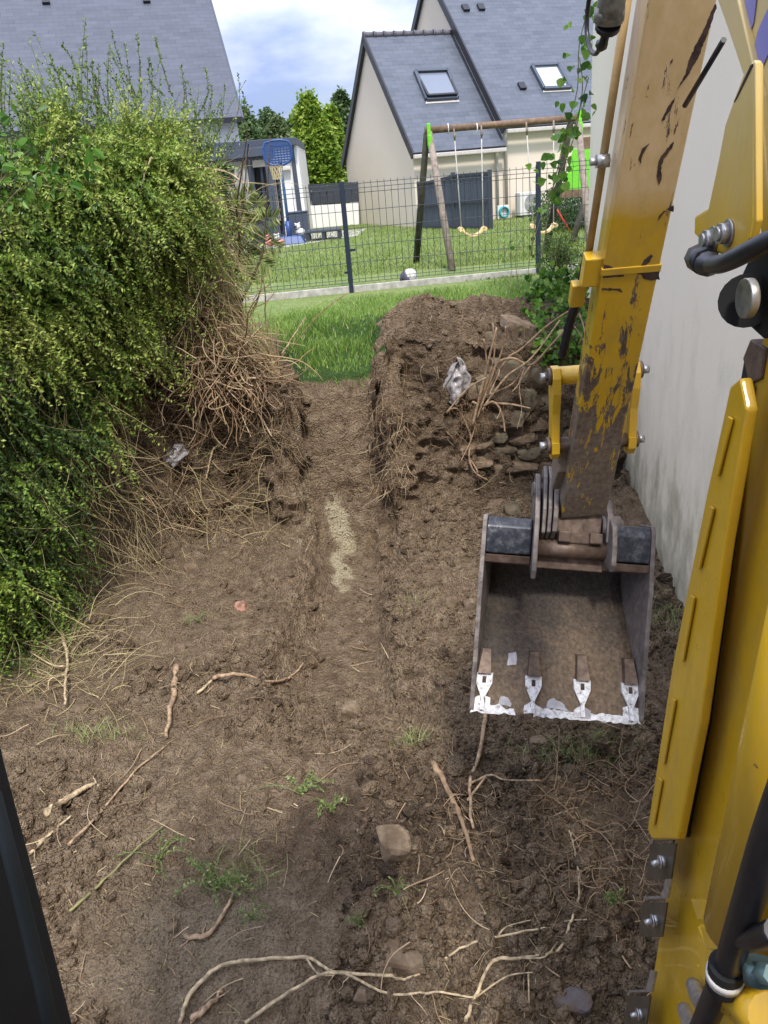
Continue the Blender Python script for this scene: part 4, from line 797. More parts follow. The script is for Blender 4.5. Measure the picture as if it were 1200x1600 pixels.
# short straw litter
n = 3200; Y = 1.4 + 4.2 * r_.random(n) ** 1.2; X = r_.uniform(-.60, .48, n) * (Y + .5); k = (np.abs(X + .29) > .25) | (r_.random(n) < .3); X, Y = X[k], Y[k]; n = len(X)
P = np.array([(x, y, down(x, y)[0] + .003) for x, y in zip(X, Y)]); D = r_.normal(size=(n, 3)) * (1, 1, .15)
tangle('straw_litter', 'scattered chopped straw and hair roots over the bare soil', 'litter', [(P, D, r_.uniform(.01, .09, n) * (.5 + .5 * (r_.random(n) < .3)), dict(wob=.14, droop=.0, r0=r_.uniform(.0005, .0016, n), r1=.6, seed=41, K=6, n=3), .62)], MAT['straw'])
n = 260; Y = 1.5 + 3.6 * r_.random(n) ** 1.1; X = r_.uniform(-.58, .46, n) * (Y + .5); P = np.array([(x, y, down(x, y)[0] + .012) for x, y in zip(X, Y)]); D = r_.normal(size=(n, 3)) * (1, 1, .08)
tangle('twig_litter', 'thin broken twigs and root ends strewn over the dug soil', 'twigs', [(P, D, r_.uniform(.05, .26, n), dict(wob=.20, droop=.0, r0=r_.uniform(.0010, .0034, n), r1=.55, seed=61, K=9, n=5), .6)], MAT['root'])
# sticks and branches one can tell apart
WD = plain('pale_stripped_root', (0.44, 0.34, 0.21, 1), .8, var=.45, sc_=45, bump=.5); WD2 = plain('brown_stick', (0.26, 0.17, 0.10, 1), .85, var=.35, sc_=25, bump=.4); WD3 = plain('tan_root', (0.33, 0.225, 0.14, 1), .85, var=.45, sc_=45, bump=.5)
def stick_(pts, rpx, label, mat=WD, name='branch', cat='branch', off=.018, twigs=(), free=None):
    def ctr(pts, free):
        o = []
        for i, (x, y) in enumerate(pts):
            if free is None: o.append(hit(x, y, off))
            else: o.append(aty(x, y, free if not hasattr(free, '__len__') else free[i]))
        return o
    P = smooth_poly(ctr(pts, free), 6); d = np.mean([(p - CAM).dot(np.array(fw)) for p in P]); r = rpx * .72 / 1200 * d
    P = [p + rng.normal(size=3) * r * .22 for p in P]; K = len(P)
    mb = MB().tube(P, [r * (1.0 - .55 * i / K) * rng.uniform(.88, 1.12) for i in range(K)], 8)
    for tw in twigs:
        Q = smooth_poly(ctr(tw, free if not hasattr(free, '__len__') else free[0]), 5); mb.tube(Q, [r * .55 * (1 - .6 * i / len(Q)) for i in range(len(Q))], 6)
    if free is None:
        for q in range(rng.integers(2, 6)):
            i = rng.integers(2, K - 1); d0 = rng.normal(size=3) * (1, 1, .35); d0 /= np.linalg.norm(d0); l0 = rng.uniform(.02, .09); pts2 = [P[i]]
            for s_ in range(4): pts2.append(pts2[-1] + d0 * l0 / 4 + rng.normal(size=3) * l0 * .06)
            mb.tube(pts2, [r * .35, r * .28, r * .2, r * .14, r * .08], 5)
    return tag(mb.build(name, mat), label, cat)
stick_([(283, 1600), (300, 1560), (345, 1515), (400, 1504), (478, 1504), (520, 1520), (600, 1532), (650, 1524), (720, 1488), (780, 1466), (862, 1448)], 5.0, 'long pale root curving across the very front, ending in a frayed tip', twigs=[[(780, 1466), (795, 1452), (832, 1446)], [(478, 1504), (500, 1528), (520, 1530)]], off=.02)
stick_([(390, 1600), (450, 1556), (520, 1528), (600, 1556), (680, 1560), (735, 1566)], 4.2, 'pale root crossing the long front root and running right', off=.03)
stick_([(722, 1600), (745, 1560), (770, 1510), (820, 1496), (870, 1478), (890, 1450), (897, 1390), (898, 1330), (888, 1298)], 4.2, 'thin pale root rising from the front towards the root mat', twigs=[[(745, 1556), (790, 1530), (835, 1528)], [(826, 1520), (826, 1568)], [(820, 1496), (850, 1500), (880, 1470)]], off=.02)
stick_([(585, 1598), (600, 1585), (650, 1550)], 6, 'short thick broken stick at the front edge, left of the crossing roots', WD2) if False else None
stick_([(300, 1600), (322, 1578), (348, 1552)], 8, 'short thick split stick at the bottom edge below the long front root', WD3)
stick_([(290, 1465), (325, 1462), (350, 1430), (372, 1390)], 6.5, 'brown bent root stub lying under the uprooted weed', WD3)
stick_([(683, 1196), (700, 1238), (724, 1290), (752, 1350)], 7.5, 'straight brown root stake leaning in front of the bucket, left', WD2, off=.03)
stick_([(768, 1110), (745, 1160), (738, 1230), (732, 1300)], 5.5, 'pale forked root standing between the leaning stake and the bucket', WD3, twigs=[[(738, 1230), (760, 1214), (790, 1218), (838, 1224)], [(735, 1260), (752, 1220), (765, 1212)]], off=.03)
stick_([(335, 1060), (372, 1058), (420, 1062), (452, 1058), (474, 1040)], 4.4, 'tan bent root across the soil left of the channel', WD3, twigs=[[(372, 1058), (345, 1062), (325, 1085)]])
stick_([(310, 1088), (332, 1062)], 3.6, 'short straight twig beside the tan bent root', WD)
stick_([(277, 1045), (272, 1080), (265, 1110), (262, 1155)], 7.5, 'upright brown root stub with fibres on the soil at left', WD3)
stick_([(105, 1325), (160, 1268), (215, 1205), (262, 1168)], 3.6, 'long thin straight stick slanting up from the far left', WD3, off=.015)
stick_([(70, 1270), (100, 1256), (140, 1234), (165, 1230)], 9, 'splintered pale wood piece at the left edge', WD)
stick_([(105, 1428), (165, 1380), (215, 1330), (262, 1290)], 3.4, 'green brown shoot slanting across soil at lower left', stemg)
stick_([(50, 1330), (85, 1305), (108, 1278)], 4, 'short pale stick near the cab post', WD)
stick_([(60, 918), (90, 975), (102, 1030), (108, 1062), (100, 1110)], 4.5, 'thin pale root hanging to the ground from the hedge foot at far left', WD, twigs=[[(105, 1050), (80, 1048), (55, 1028)], [(108, 1062), (85, 1072), (75, 1090)]], off=.05)
stick_([(165, 690), (178, 740), (190, 760), (215, 770), (232, 790)], 4.2, 'pale kinked root on the left bank, left of the others', WD3, twigs=[[(190, 760), (196, 710), (190, 660)]], off=.08)
stick_([(268, 655), (292, 680), (291, 735)], 3.4, 'pale bent root in the middle of the left bank', WD, off=.07)
stick_([(285, 630), (310, 660), (346, 682), (326, 715), (324, 755)], 3.6, 'long pale root with an elbow on the left bank, right of the bent one', WD, off=.07)
stick_([(366, 598), (390, 628), (422, 678)], 3.4, 'straight pale root on the left bank below the pale square stone', WD, off=.05, twigs=[[(385, 625), (360, 622), (345, 624)]])
stick_([(346, 505), (360, 540), (392, 608)], 3.2, 'pale yellow stem leaning at the edge of the left bank', WD, off=.06)
stick_([(232, 575), (270, 560), (325, 530), (290, 545)], 4.8, 'pale snapped branch sticking out of the root tangle', WD, free=5.75, twigs=[[(300, 540), (330, 532)], [(292, 545), (298, 560)]])
stick_([(390, 560), (384, 470), (388, 390), (384, 330)], 1.5, 'thin dry stalk standing in front of the fence, leftmost', WD, free=6.2)
stick_([(438, 575), (416, 505), (414, 450), (402, 428), (388, 432)], 1.8, 'dark hooked stem arching in front of the fence', WD2, free=6.15)
stick_([(365, 540), (402, 470), (410, 430)], 2.6, 'pale forked stalk right of the palm', WD, free=6.1, twigs=[[(402, 470), (388, 490), (358, 510)]])
stick_([(440, 555), (462, 520), (478, 496)], 2.4, 'small pale twig standing on the lip left of the channel', WD, free=6.15)
stick_([(455, 545), (500, 490), (540, 460)], 1.6, 'fine grey stem leaning over the grass', WD2, free=6.3)
stick_([(300, 262), (350, 268), (378, 284), (388, 300)], 2.6, 'pale stem arching right from the hedge in front of the pergola', WD, free=5.9)
stick_([(238, 245), (228, 268), (220, 296)], 2.4, 'pale yellow bent stem high in the middle of the hedge', WD, free=5.15)
# uprooted stump of the right bank with its many roots
T = thing('root_stump', 'splayed bundle of tan roots sticking out of the right bank over the dry stone wall', 'roots', aty(742, 640, 5.7))
T['label'] = 'splayed bundle of tan roots sticking out over the dry stone wall'
bund = [([(738, 665), (752, 610), (764, 560), (776, 512)], 5), ([(742, 660), (760, 600), (772, 556), (770, 505)], 4), ([(735, 668), (750, 625), (760, 575), (756, 530)], 4.5), ([(745, 655), (768, 590), (785, 545), (790, 510)], 3), ([(740, 650), (772, 575), (800, 560), (830, 570), (860, 540), (905, 490)], 5),
        ([(745, 640), (790, 565), (815, 545), (860, 505), (915, 470)], 4), ([(750, 645), (790, 590), (830, 560), (875, 500)], 4), ([(722, 665), (716, 640), (700, 640)], 3), ([(698, 645), (730, 608), (760, 590)], 4), ([(738, 628), (755, 634), (772, 628), (785, 650), (789, 675)], 4.5),
        ([(770, 630), (800, 632), (829, 638)], 4.2), ([(772, 628), (782, 640), (776, 655)], 3), ([(720, 645), (735, 680), (733, 715), (742, 738), (762, 750)], 4), ([(733, 715), (744, 732), (746, 738)], 2.5), ([(830, 570), (812, 600), (815, 640), (808, 670)], 2.2), ([(760, 590), (780, 578), (772, 600), (765, 615)], 2.6),
        ([(755, 620), (800, 600), (818, 575), (810, 600), (800, 612)], 2.5), ([(905, 490), (912, 510), (914, 530)], 3), ([(885, 495), (905, 520), (918, 545)], 2.5), ([(895, 500), (880, 530), (875, 550)], 2.5), ([(745, 655), (735, 690), (720, 720)], 2.2)]
for pts, r in bund:
    yy = np.linspace(5.62, 5.45, len(pts)) + rng.uniform(-.06, .03); P = smooth_poly([aty(x, y, q) for (x, y), q in zip(pts, yy)], 6)
    MB().tube(P, [r * .52 / 1200 * 5.6 * (1 - .5 * i / len(P)) * rng.uniform(.85, 1.15) for i in range(len(P))], 7).build('root', WD2 if rng.random() < .5 else WD3, T)
n = 260; c = np.array([aty(738 + rng.normal() * 14, 650 + rng.normal() * 16, 5.62) for _ in range(n)]); D = rng.normal(size=(n, 3)) + (.1, -.3, -.5)
V, Fq, per = strands(c, D, rng.uniform(.04, .16, n), K=8, wob=.4, droop=.4, r0=rng.uniform(.0008, .002, n), r1=.4, seed=51)
link('fine_roots', npmesh('fine_roots', V, [Fq], True, {'rnd': ('FACE', np.full(len(Fq), .35))}), MAT['root'], T)
# ------------------------------------------------------------------ far buildings
def plane_hit(px, py, P0, N): r = ray(px, py); return CAM + r * (np.dot(np.array(P0) - CAM, N) / r.dot(N))
def slab(name, eL, eR, rR, rL, th, mat, parent):
    """roof plane with slate UVs, thickness th downwards"""
    eL, eR, rR, rL = [np.array(p, float) for p in (eL, eR, rR, rL)]
    a = (eR - eL) / np.linalg.norm(eR - eL); n = np.cross(a, rL - eL); n /= np.linalg.norm(n); b = np.cross(n, a)
    if n[2] < 0: n = -n
    bm = bmesh.new(); T = [bm.verts.new(tuple(p)) for p in (eL, eR, rR, rL)]; B = [bm.verts.new(tuple(p - n * th)) for p in (eL, eR, rR, rL)]
    bm.faces.new(T); bm.faces.new(B[::-1])
    for i in range(4): bm.faces.new((T[i], B[i], B[(i + 1) % 4], T[(i + 1) % 4]))
    bmesh.ops.recalc_face_normals(bm, faces=bm.faces); uvl = bm.loops.layers.uv.new('UVMap')
    for f in bm.faces:
        for lp in f.loops:
            d = np.array(lp.vert.co) - eL; lp[uvl].uv = (d.dot(a), d.dot(b) if b[2] > 0 else -d.dot(b))
    me = bpy.data.meshes.new(name); bm.to_mesh(me); bm.free(); return link(name, me, mat, parent), n
e3 = np.array([0, 0, 1.0]); A0 = np.array([1.61, 22.7, 1.17]); th_ = math.radians(18)
rr_ = np.array([math.cos(th_), math.sin(th_), 0]); gg = np.array([-rr_[1], rr_[0], 0])
H = thing('house', 'beige house with dark slate roofs and a lower gabled wing, behind the swing set', 'house', A0)
MB().prism([A0 - e3 * .3, A0 + gg * 6 - e3 * .3, A0 + gg * 6 + e3 * 1.95, A0 + gg * 3 + e3 * 4.95, A0 + e3 * 1.95], rr_ * 2.7).build('wing_wall', MAT['beige'], H)
m0 = A0 + rr_ * 2.705
MB().prism([m0 - e3 * .3, m0 + gg * 9 - e3 * .3, m0 + gg * 9 + e3 * 2.4, m0 + gg * 4.5 + e3 * 6.9, m0 + e3 * 2.4], rr_ * 11).build('wall', MAT['beige'], H)
up_ = np.array([-gg[0], -gg[1], 1]) / math.sqrt(2); 
def roofpair(o, k0, k1, he, hw, rise, mat, name, ov=0.22):
    s = 1.0 * rise / hw
    eF = o + e3 * (he - ov * s) - gg * ov; rd = o + gg * hw + e3 * (he + rise); lift = e3 * 0.16
    f, n = slab(name, eF + rr_ * k0 + lift, eF + rr_ * k1 + lift, rd + rr_ * k1 + lift, rd + rr_ * k0 + lift, 0.09, mat, H)
    eB = o + gg * (2 * hw + ov) + e3 * (he - ov * s)
    slab(name, eB + rr_ * k1 + lift, eB + rr_ * k0 + lift, rd + rr_ * k0 + lift, rd + rr_ * k1 + lift, 0.09, mat, H)
    # verge boards
    for kk in (k0,):
        mb = MB()
        for ee in (eF, eB): mb.bar(ee + rr_ * (kk - 0.03) + e3 * 0.08, rd + rr_ * (kk - 0.03) + e3 * 0.08, 0.05, 0.2)
        mb.build('verge_board', MAT['black_trim'], H)
    return f, n, eF + lift, rd + lift
f1, n1, eF1, rd1 = roofpair(A0, -0.06, 2.7, 1.95, 3, 3.0, MAT['slate_dark'], 'wing_roof')
f2, n2, eF2, rd2 = roofpair(m0, -0.06, 11, 2.4, 4.5, 4.5, MAT['slate_dark'], 'roof')
mb = MB()
for i in range(9): mb.tube([rd1 + rr_ * (-0.08 + i * 0.31), rd1 + rr_ * (-0.08 + i * 0.31 + 0.27)], [0.085, 0.075], 10)
for i in range(9): mb.tube([rd1 + rr_ * (-0.08 + i * 0.31 - .02), rd1 + rr_ * (-0.08 + i * 0.31 + 0.03)], 0.10, 10)
mb.build('ridge_tiles', plain('ridge_tile', (0.10, 0.095, 0.11, 1), 0.7), f1)
for eF, k0, k1 in ((eF1, -0.1, 2.64), (eF2, -0.02, 11)):
    a = eF + rr_ * k0 - gg * 0.07 - e3 * 0.10; b = eF + rr_ * k1 - gg * 0.07 - e3 * 0.10
    MB().bar(a, b, 0.12, 0.10).build('gutter', MAT['gutter'], H, 0.02)
for px, py, p2 in ((776, 238, 1.0), (790, 205, 1.0)):
    p = plane_hit(px, py, A0 - gg * 0.08, gg); q = np.array([p[0], p[1], 1.17])
    MB().tube([p + np.array([0, -0.05, 0.08]), p, q], 0.045, 8).build('downpipe', MAT['gutter'], H)
def skylight(pix, P0, n, glass, gap=0.0):
    c = [plane_hit(x, y, P0, n) for x, y in pix]; c0 = sum(c) / 4
    fr = MB()
    for i in range(4):
        a, b = c[i], c[(i + 1) % 4]; fr.bar(a + n * 0.04, b + n * 0.04, 0.09, 0.12, n)
    s = fr.build('skylight_frame', MAT['anthracite'], H)
    inn = [c0 + (p - c0) * 0.93 for p in c]
    if gap: inn[2] = inn[2] + n * 0.0; inn = [p + n * (gap if i in (2, 3) else -0.02) for i, p in enumerate(inn)]
    MB().prism([p + n * 0.03 for p in inn], n * 0.02).build('skylight_glass', glass, s)
    if gap:
        s2 = MB()
        for i in range(4): s2.bar(inn[i] + n * 0.05, inn[(i + 1) % 4] + n * 0.05, 0.06, 0.05, n)
        s2.build('sash', MAT['black_trim'], s)
    fl = [c0 + (p - c0) * 1.12 for p in (c[2], c[3])]
    MB().prism([c[3] + n * .004, c[2] + n * .004, fl[0] + (c[2] - c[1]) * .04 + n * .004, fl[1] + (c[3] - c[0]) * .04 + n * .004], n * 0.012).build('flashing', MAT['gutter'], s)
skylight([(648, 114), (699, 112), (714, 155), (666, 158)], eF1, n1, MAT['glass'], 0.10)
skylight([(830, 105), (871, 103), (890, 139), (849, 141)], eF2, n2, MAT['glass_bright'])
for px, py in ((727, 14), (751, 13), (815, 136)):
    p = plane_hit(px, py, eF2, n2); u = np.cross(n2, rr_); u /= np.linalg.norm(u)
    MB().box(p + n2 * 0.04, (0.20, 0.24, 0.07), np.stack([rr_, u, n2], 1)).build('roof_vent', MAT['black_trim'], H)
# ac unit, hose box, leaning rail in front of the beige house
def facing(px, py, y): return aty(px, py, y)
c = plane_hit(824, 352, A0 - gg * 0.45, gg); c[2] = 1.17
T = thing('air_conditioner', 'white outdoor air conditioning unit at the foot of the beige house wall', 'air conditioner', c)
Rm = np.stack([rr_, gg, e3], 1)
MB().box(c + e3 * 0.36, (0.62, 0.3, 0.6), Rm).build('casing', MAT['offwhite'], T, 0.02)
mb = MB()
for i in range(6): rad = 0.05 + 0.035 * i; mb.tube([c + e3 * 0.36 - gg * 0.165 + rr_ * (0.06 + rad * math.cos(t)) + e3 * rad * math.sin(t) for t in np.linspace(0, 2 * math.pi, 25)], 0.006, 4, False)
mb.build('fan_grille', MAT['anth_dark'], T)
MB().box(c + e3 * 0.03, (0.5, 0.26, 0.06), Rm).build('foot', MAT['anth_dark'], T)
c = plane_hit(786, 352, A0 - gg * 0.5, gg); c[2] = 1.17
T = thing('hose_reel', 'teal hose reel standing against the beige house by the downpipes', 'hose reel', c)
mb = MB()
for i in range(7): mb.tube([c + e3 * 0.2 + rr_ * (0.14 * math.cos(t)) + gg * (-0.1 + i * 0.035) + e3 * 0.13 * math.sin(t) for t in np.linspace(0, 2 * math.pi, 17)], 0.018, 5, False)
mb.build('hose', MAT['teal'], T); MB().box(c + e3 * 0.2, (0.34, 0.06, 0.36), Rm).build('frame', MAT['offwhite'], T, 0.01)
# dark composite screen beside the house
a = np.array(atz(658, 357, 1.17)); b = np.array(atz(767, 358, 1.17)); hT = aty(767, 266, b[1])[2]; mid = a + (b - a) * 0.52
T = thing('privacy_screen', 'dark grey board privacy screen between the beige house wall and the swing set', 'screen fence', mid)
for p, hgt in ((a, hT - 0.12), (mid, hT + 0.03), (b, hT + 0.02)): MB().box((p[0], p[1], (1.17 + hgt) / 2), (0.1, 0.1, hgt - 1.17)).build('post', MAT['anth_dark'], T, 0.01)
for p, q, h1, h2 in ((a, mid, hT - 0.18, hT - 0.05), (mid, b, hT - 0.03, hT - 0.03)):
    d = (q - p); l = np.linalg.norm(d); d /= l; nrm = np.array([-d[1], d[0], 0]); mb = MB(); nb = 9
    for i in range(nb):
        s0, s1 = i / nb, (i + 0.94) / nb; ha = h1 + (h2 - h1) * (s0 + s1) / 2
        mb.box8([tuple(np.append((p + d * l * s)[:2] + nrm[:2] * o, z)) for z in (1.2, ha) for s, o in ((s0, -.015), (s1, -.015), (s1, .015), (s0, .015))])
    pn = mb.build('board_panel', MAT['anthracite'], T)
    mb = MB()
    for f in (0.04, 0.5, 0.985): z1 = 1.17 + (h1 - 1.17) * f; z2 = 1.17 + (h2 - 1.17) * f; mb.bar((p[0], p[1], z1) - nrm * 0.03, (q[0], q[1], z2) - nrm * 0.03, 0.05, 0.06)
    mb.build('rail', MAT['anth_dark'], pn)
# left house
thL = math.radians(-15); gL = np.array([math.sin(thL), math.cos(thL), 0]); rL_ = np.array([-gL[1], gL[0], 0]); EL = aty(378, 182, 25.5)
T = thing('neighbouring_house', 'white house with a big blue grey slate roof behind the hedge', 'house', (EL[0] - 3, EL[1] + 3, 1.17)); H2 = T
slab('roof', EL + rL_ * 12, EL, EL + gL * 6.5 + e3 * 6.5, EL + gL * 6.5 + e3 * 6.5 + rL_ * 12, 0.12, MAT['slate_blue'], T)
slab('roof', EL + gL * 13, EL + gL * 13 + rL_ * 12, EL + gL * 6.5 + e3 * 6.5 + rL_ * 12, EL + gL * 6.5 + e3 * 6.5, 0.12, MAT['slate_blue'], T)
MB().bar(EL - gL * .05 - e3 * 0.08, EL + rL_ * 12 - gL * .05 - e3 * 0.08, 0.14, 0.13).build('gutter', MAT['black_trim'], T)
MB().bar(EL - e3 * 0.10 - rL_ * .03, EL - rL_ * .03 + gL * 6.5 + e3 * 6.40, 0.05, 0.14).build('verge_board', MAT['anthracite'], T)
W0 = EL + gL * 0.35 + rL_ * 0.12; zb = 1.0
P_ = [(W0[0], W0[1], zb), tuple(np.append((W0 + gL * 12.3)[:2], zb)), tuple((W0 + gL * 12.3)[:2]) + (EL[2] + .1,), tuple((W0 + gL * 6.15)[:2]) + (EL[2] + 6.2,), (W0[0], W0[1], EL[2] + .1)]
MB().prism(P_, rL_ * 11.5).build('wall', MAT['white'], T)
nL = np.cross(-rL_, gL + e3); nL /= np.linalg.norm(nL); nL = nL if nL[2] > 0 else -nL
for px, py in ((72, 4), (229, 2)):
    p = plane_hit(px, py, EL, nL); MB().box(p + nL * 0.04, (0.22, 0.2, 0.09), np.stack([rL_, np.cross(nL, rL_), nL], 1)).build('roof_vent', MAT['black_trim'], T)
# flat roofed extension
yE = 24.2
def PP(pts, y): return [aty(px, py, y) for px, py in pts]
T = thing('garden_room', 'flat roofed white garden room with dark grey fascia and dark glass doors', 'extension', aty(430, 372, yE)); GR = T
MB().prism(PP([(300, 226), (462, 214), (463, 226), (300, 238)], yE - .35), (0, 4, 0)).build('roof_fascia', MAT['anthracite'], T, 0.01)
MB().prism(PP([(300, 238), (392, 227), (404, 386), (300, 392)], yE), (0, .25, 0)).build('wall', MAT['white_shaded'], T)
MB().prism(PP([(432, 224), (452, 224), (472, 376), (448, 378)], yE), (0, .25, 0)).build('wall', MAT['white'], T)
MB().prism(PP([(458, 224), (463, 224), (483, 376), (478, 376)], yE - .02), (0, 4, 0)).build('wall', MAT['white'], T)
MB().prism(PP([(452, 226), (458, 226), (478, 376), (470, 376)], yE - .06), (0, .2, 0)).build('pilaster', MAT['anthracite'], T)
MB().prism(PP([(392, 228), (432, 226), (435, 258), (394, 262)], yE), (0, .25, 0)).build('wall', MAT['white'], T)
MB().prism(PP([(393, 262), (436, 258), (450, 378), (404, 384)], yE + .15), (0, .03, 0)).build('glass_door', MAT['dark'], T)
mb = MB()
for f in (0.02, 0.35, 0.62, 0.98): mb.bar(aty(394 + 41 * f, 262 - 4 * f, yE + .1), aty(405 + 44 * f, 383 - 5 * f, yE + .1), .07, .07)
mb.build('door_frame', MAT['anthracite'], T)
mb = MB()
for f in (0.66, 0.7, 0.74, 0.79, 0.84): mb.bar(aty(394 + 41 * f, 270, yE + .12), aty(405 + 40 * f, 345, yE + .12), .05, .02)
mb.build('curtain', plain('taupe_curtain', (0.32, 0.28, 0.26, 1), 0.9), T)
p = aty(447, 263, yE - .1); MB().box(p, (0.24, 0.16, 0.10)).build('wall_lamp', MAT['offwhite'], T, 0.02)
# pergola
yP = 22.2
T = thing('pergola', 'dark grey metal pergola in front of the white garden room', 'pergola', aty(425, 372, yP))
MB().prism(PP([(300, 240), (413, 229), (414, 243), (300, 255)], yP), (0, .12, 0)).build('beam', MAT['anthracite'], T, 0.01)
MB().bar(aty(412, 236, yP + .06), aty(412, 236, yP + .06) + np.array([0, 2, 0]), 0.12, 0.22).build('side_beam', MAT['anthracite'], T)
mb = MB()
for i in range(14): q = aty(320 + i * 7, 247.5 - i * 0.6, yP + .15); mb.bar(q + (0, 0, -.02), q + np.array([0, 1.8, -.02]), 0.04, 0.15)
mb.build('roof_slats', MAT['anth_dark'], T)
p = aty(414, 229, yP + .08); MB().box((p[0] + .03, p[1], (p[2] + 1.17) / 2), (0.17, 0.17, p[2] - 1.17)).build('post', MAT['anthracite'], T, 0.01)
p = aty(389, 250, yP + 1.5); MB().box((p[0], p[1], (p[2] + 1.17) / 2), (0.15, 0.15, p[2] - 1.17)).build('post', MAT['anthracite'], T, 0.01)
# basketball hoop
yB = 20.6; b0 = aty(452, 376, yB); b0[2] = 1.17
T = thing('basketball_hoop', 'navy blue basketball hoop on a thin pole in front of the pergola', 'basketball hoop', b0)
top = aty(434, 240, yB); p1_ = aty(438, 252, yB)
def boardpt(u, v): return top + np.array([u, 0, v])
mb = MB(); ol = [(-.26, -.2), (-.34, -.1), (-.34, .14), (-.28, .25), (-.1, .29), (.1, .29), (.28, .25), (.34, .14), (.34, -.1), (.26, -.2), (.1, -.26), (-.1, -.26)]
mb.tube([boardpt(*q) for q in ol + ol[:1]], 0.03, 6, False)
for i in range(9):
    v = -.2 + i * .055; hw_ = .33 if -.1 < v < .15 else .29; mb.box(boardpt(0, v), (2 * hw_, 0.03, 0.034))
for i in range(9): mb.box(boardpt(-.3 + i * .075, 0.015), (0.02, 0.026, 0.48 if abs(i - 4) < 4 else .36))
mb.build('backboard', MAT['blue'], T)
MB().tube([p1_ + (0, .04, 0), b0 + (0.02, 0, 0.5)], 0.035, 8).build('pole', plain('blue_pole', (0.04, 0.11, 0.24, 1), 0.4), T)
MB().tube([b0 + (0.02, 0, 0.55), b0 + (0.02, 0, 0.1)], 0.07, 8).tube([b0 + (-.2, 0, .15), b0 + (0.02, 0, .62), b0 + (.22, 0, .3)], 0.015, 5).build('strut', MAT['blue'], T)
MB().box8([tuple(b0 + np.array(q)) for q in ((-.3, -.3, 0), (.42, -.3, 0), (.42, .25, 0), (-.3, .25, 0), (-.2, -.2, .2), (.32, -.2, .2), (.32, .15, .2), (-.2, .15, .2))]).build('base', MAT['blue'], T, 0.03)
rc = aty(431, 258, yB - .25); ring = [rc + np.array([.17 * math.cos(t), .17 * math.sin(t), 0]) for t in np.linspace(0, 2 * math.pi, 15)]
MB().tube(ring, 0.012, 5, False).build('rim', MAT['blue'], T)
mb = MB()
for i in range(12):
    for s in (1, -1):
        a0 = i * math.pi / 6; mb.tube([rc + np.array([r_ * math.cos(a0 + s * k * .26), r_ * math.sin(a0 + s * k * .26), -z_]) for k, (r_, z_) in enumerate(((.17, 0), (.15, .08), (.13, .16), (.12, .25), (.11, .32)))], 0.007, 4, False)
mb.build('net', plain('beige_net', (0.5, 0.42, 0.26, 1), 0.9), T)
# garden furniture and toys
def boxthing(name, label, cat, px0, px1, ytop, ybot, y, dy, mat, group=None, part=None):
    z0 = 1.17; a = aty(px0, ybot, y); b = aty(px1, ybot, y); zt = aty((px0 + px1) / 2, ytop, y)[2]
    T = thing(name, label, cat, ((a[0] + b[0]) / 2, y + dy / 2, z0), group)
    c = np.array([(a[0] + b[0]) / 2, y + dy / 2, (z0 + zt) / 2])
    MB().box(c, (b[0] - a[0], dy, zt - z0)).build(part or 'body', mat, T, 0.015)
    MB().box((c[0], c[1], zt + .012), (b[0] - a[0] + .04, dy + .04, 0.03)).build('lid', mat, T, 0.006)
    return T, c, zt, b[0] - a[0]
boxthing('storage_box', 'tall dark grey box standing right of the basketball hoop', 'box', 453, 484, 332, 372, 21.9, 0.5, MAT['anthracite'])
boxthing('planter', 'wide dark grey planter under the pergola post', 'planter', 398, 437, 342, 380, 22.5, 0.5, MAT['anthracite'])
boxthing('storage_box', 'low black chest on the terrace left of the pink toy', 'box', 394, 419, 364, 380, 20.9, 0.45, MAT['anth_dark'])
T, c, zt, wx = None, None, None, None
a = aty(480, 377, 20.9); b = aty(533, 373, 20.9)
T = thing('low_table', 'low dark slatted table on the lawn edge right of the basketball hoop', 'table', ((a[0] + b[0]) / 2, 21.2, 1.17))
MB().box(((a[0] + b[0]) / 2, 21.2, 1.40), (b[0] - a[0], 0.9, 0.06)).build('table_top', MAT['anth_dark'], T, 0.01)
for fx in (0.03, 0.5, 0.97):
    for yy in (20.8, 21.6): MB().box((a[0] + (b[0] - a[0]) * fx, yy, 1.27), (0.09, 0.07, 0.2)).build('leg', MAT['anth_dark'], T)
for px, py, y, nm, lb, mt, mt2 in ((421, 374, 20.3, 'toy', 'small salmon pink toy figure on the terrace by the black chest', 'salmon', 'salmon'), (437, 379, 20.2, 'toy', 'pink and white soft toy between the pergola post and the hoop base', 'salmon', 'offwhite'), (470, 369, 20.5, 'toy', 'white soft toy with a black patch resting on the hoop base', 'offwhite', 'black_trim')):
    c = aty(px, py, y); bz = 1.17 if nm and py != 369 else 1.36
    T = thing(nm, lb, 'toy', (c[0], c[1], bz)); c[2] = bz + .09
    MB().ball(c, 0.10, 10, (1.2, .9, .85)).build('body', MAT[mt], T); MB().ball(c + (-.05, -.03, .13), 0.075, 10).ball(c + (-.10, -.03, .19), .025, 6).ball(c + (0.0, -.03, .2), .025, 6).build('head', MAT[mt2 if py != 369 else 'offwhite'], T)
    if py == 369: MB().ball(c + (-.1, -.1, .13), .03, 8).build('eye_patch', MAT['black_trim'], T)
me = npmesh('terrace', [tuple(aty(300, 400, 19.6)[:2]) + (1.176,), tuple(aty(452, 381, 19.6)[:2]) + (1.176,), tuple(aty(560, 372, 21.5)[:2]) + (1.176,), (0.2, 24.4, 1.176), (-8, 24.4, 1.176)], [np.array([[0, 1, 2, 3, 4]])])
tag(link('terrace', me, MAT['concrete']), kind='structure')
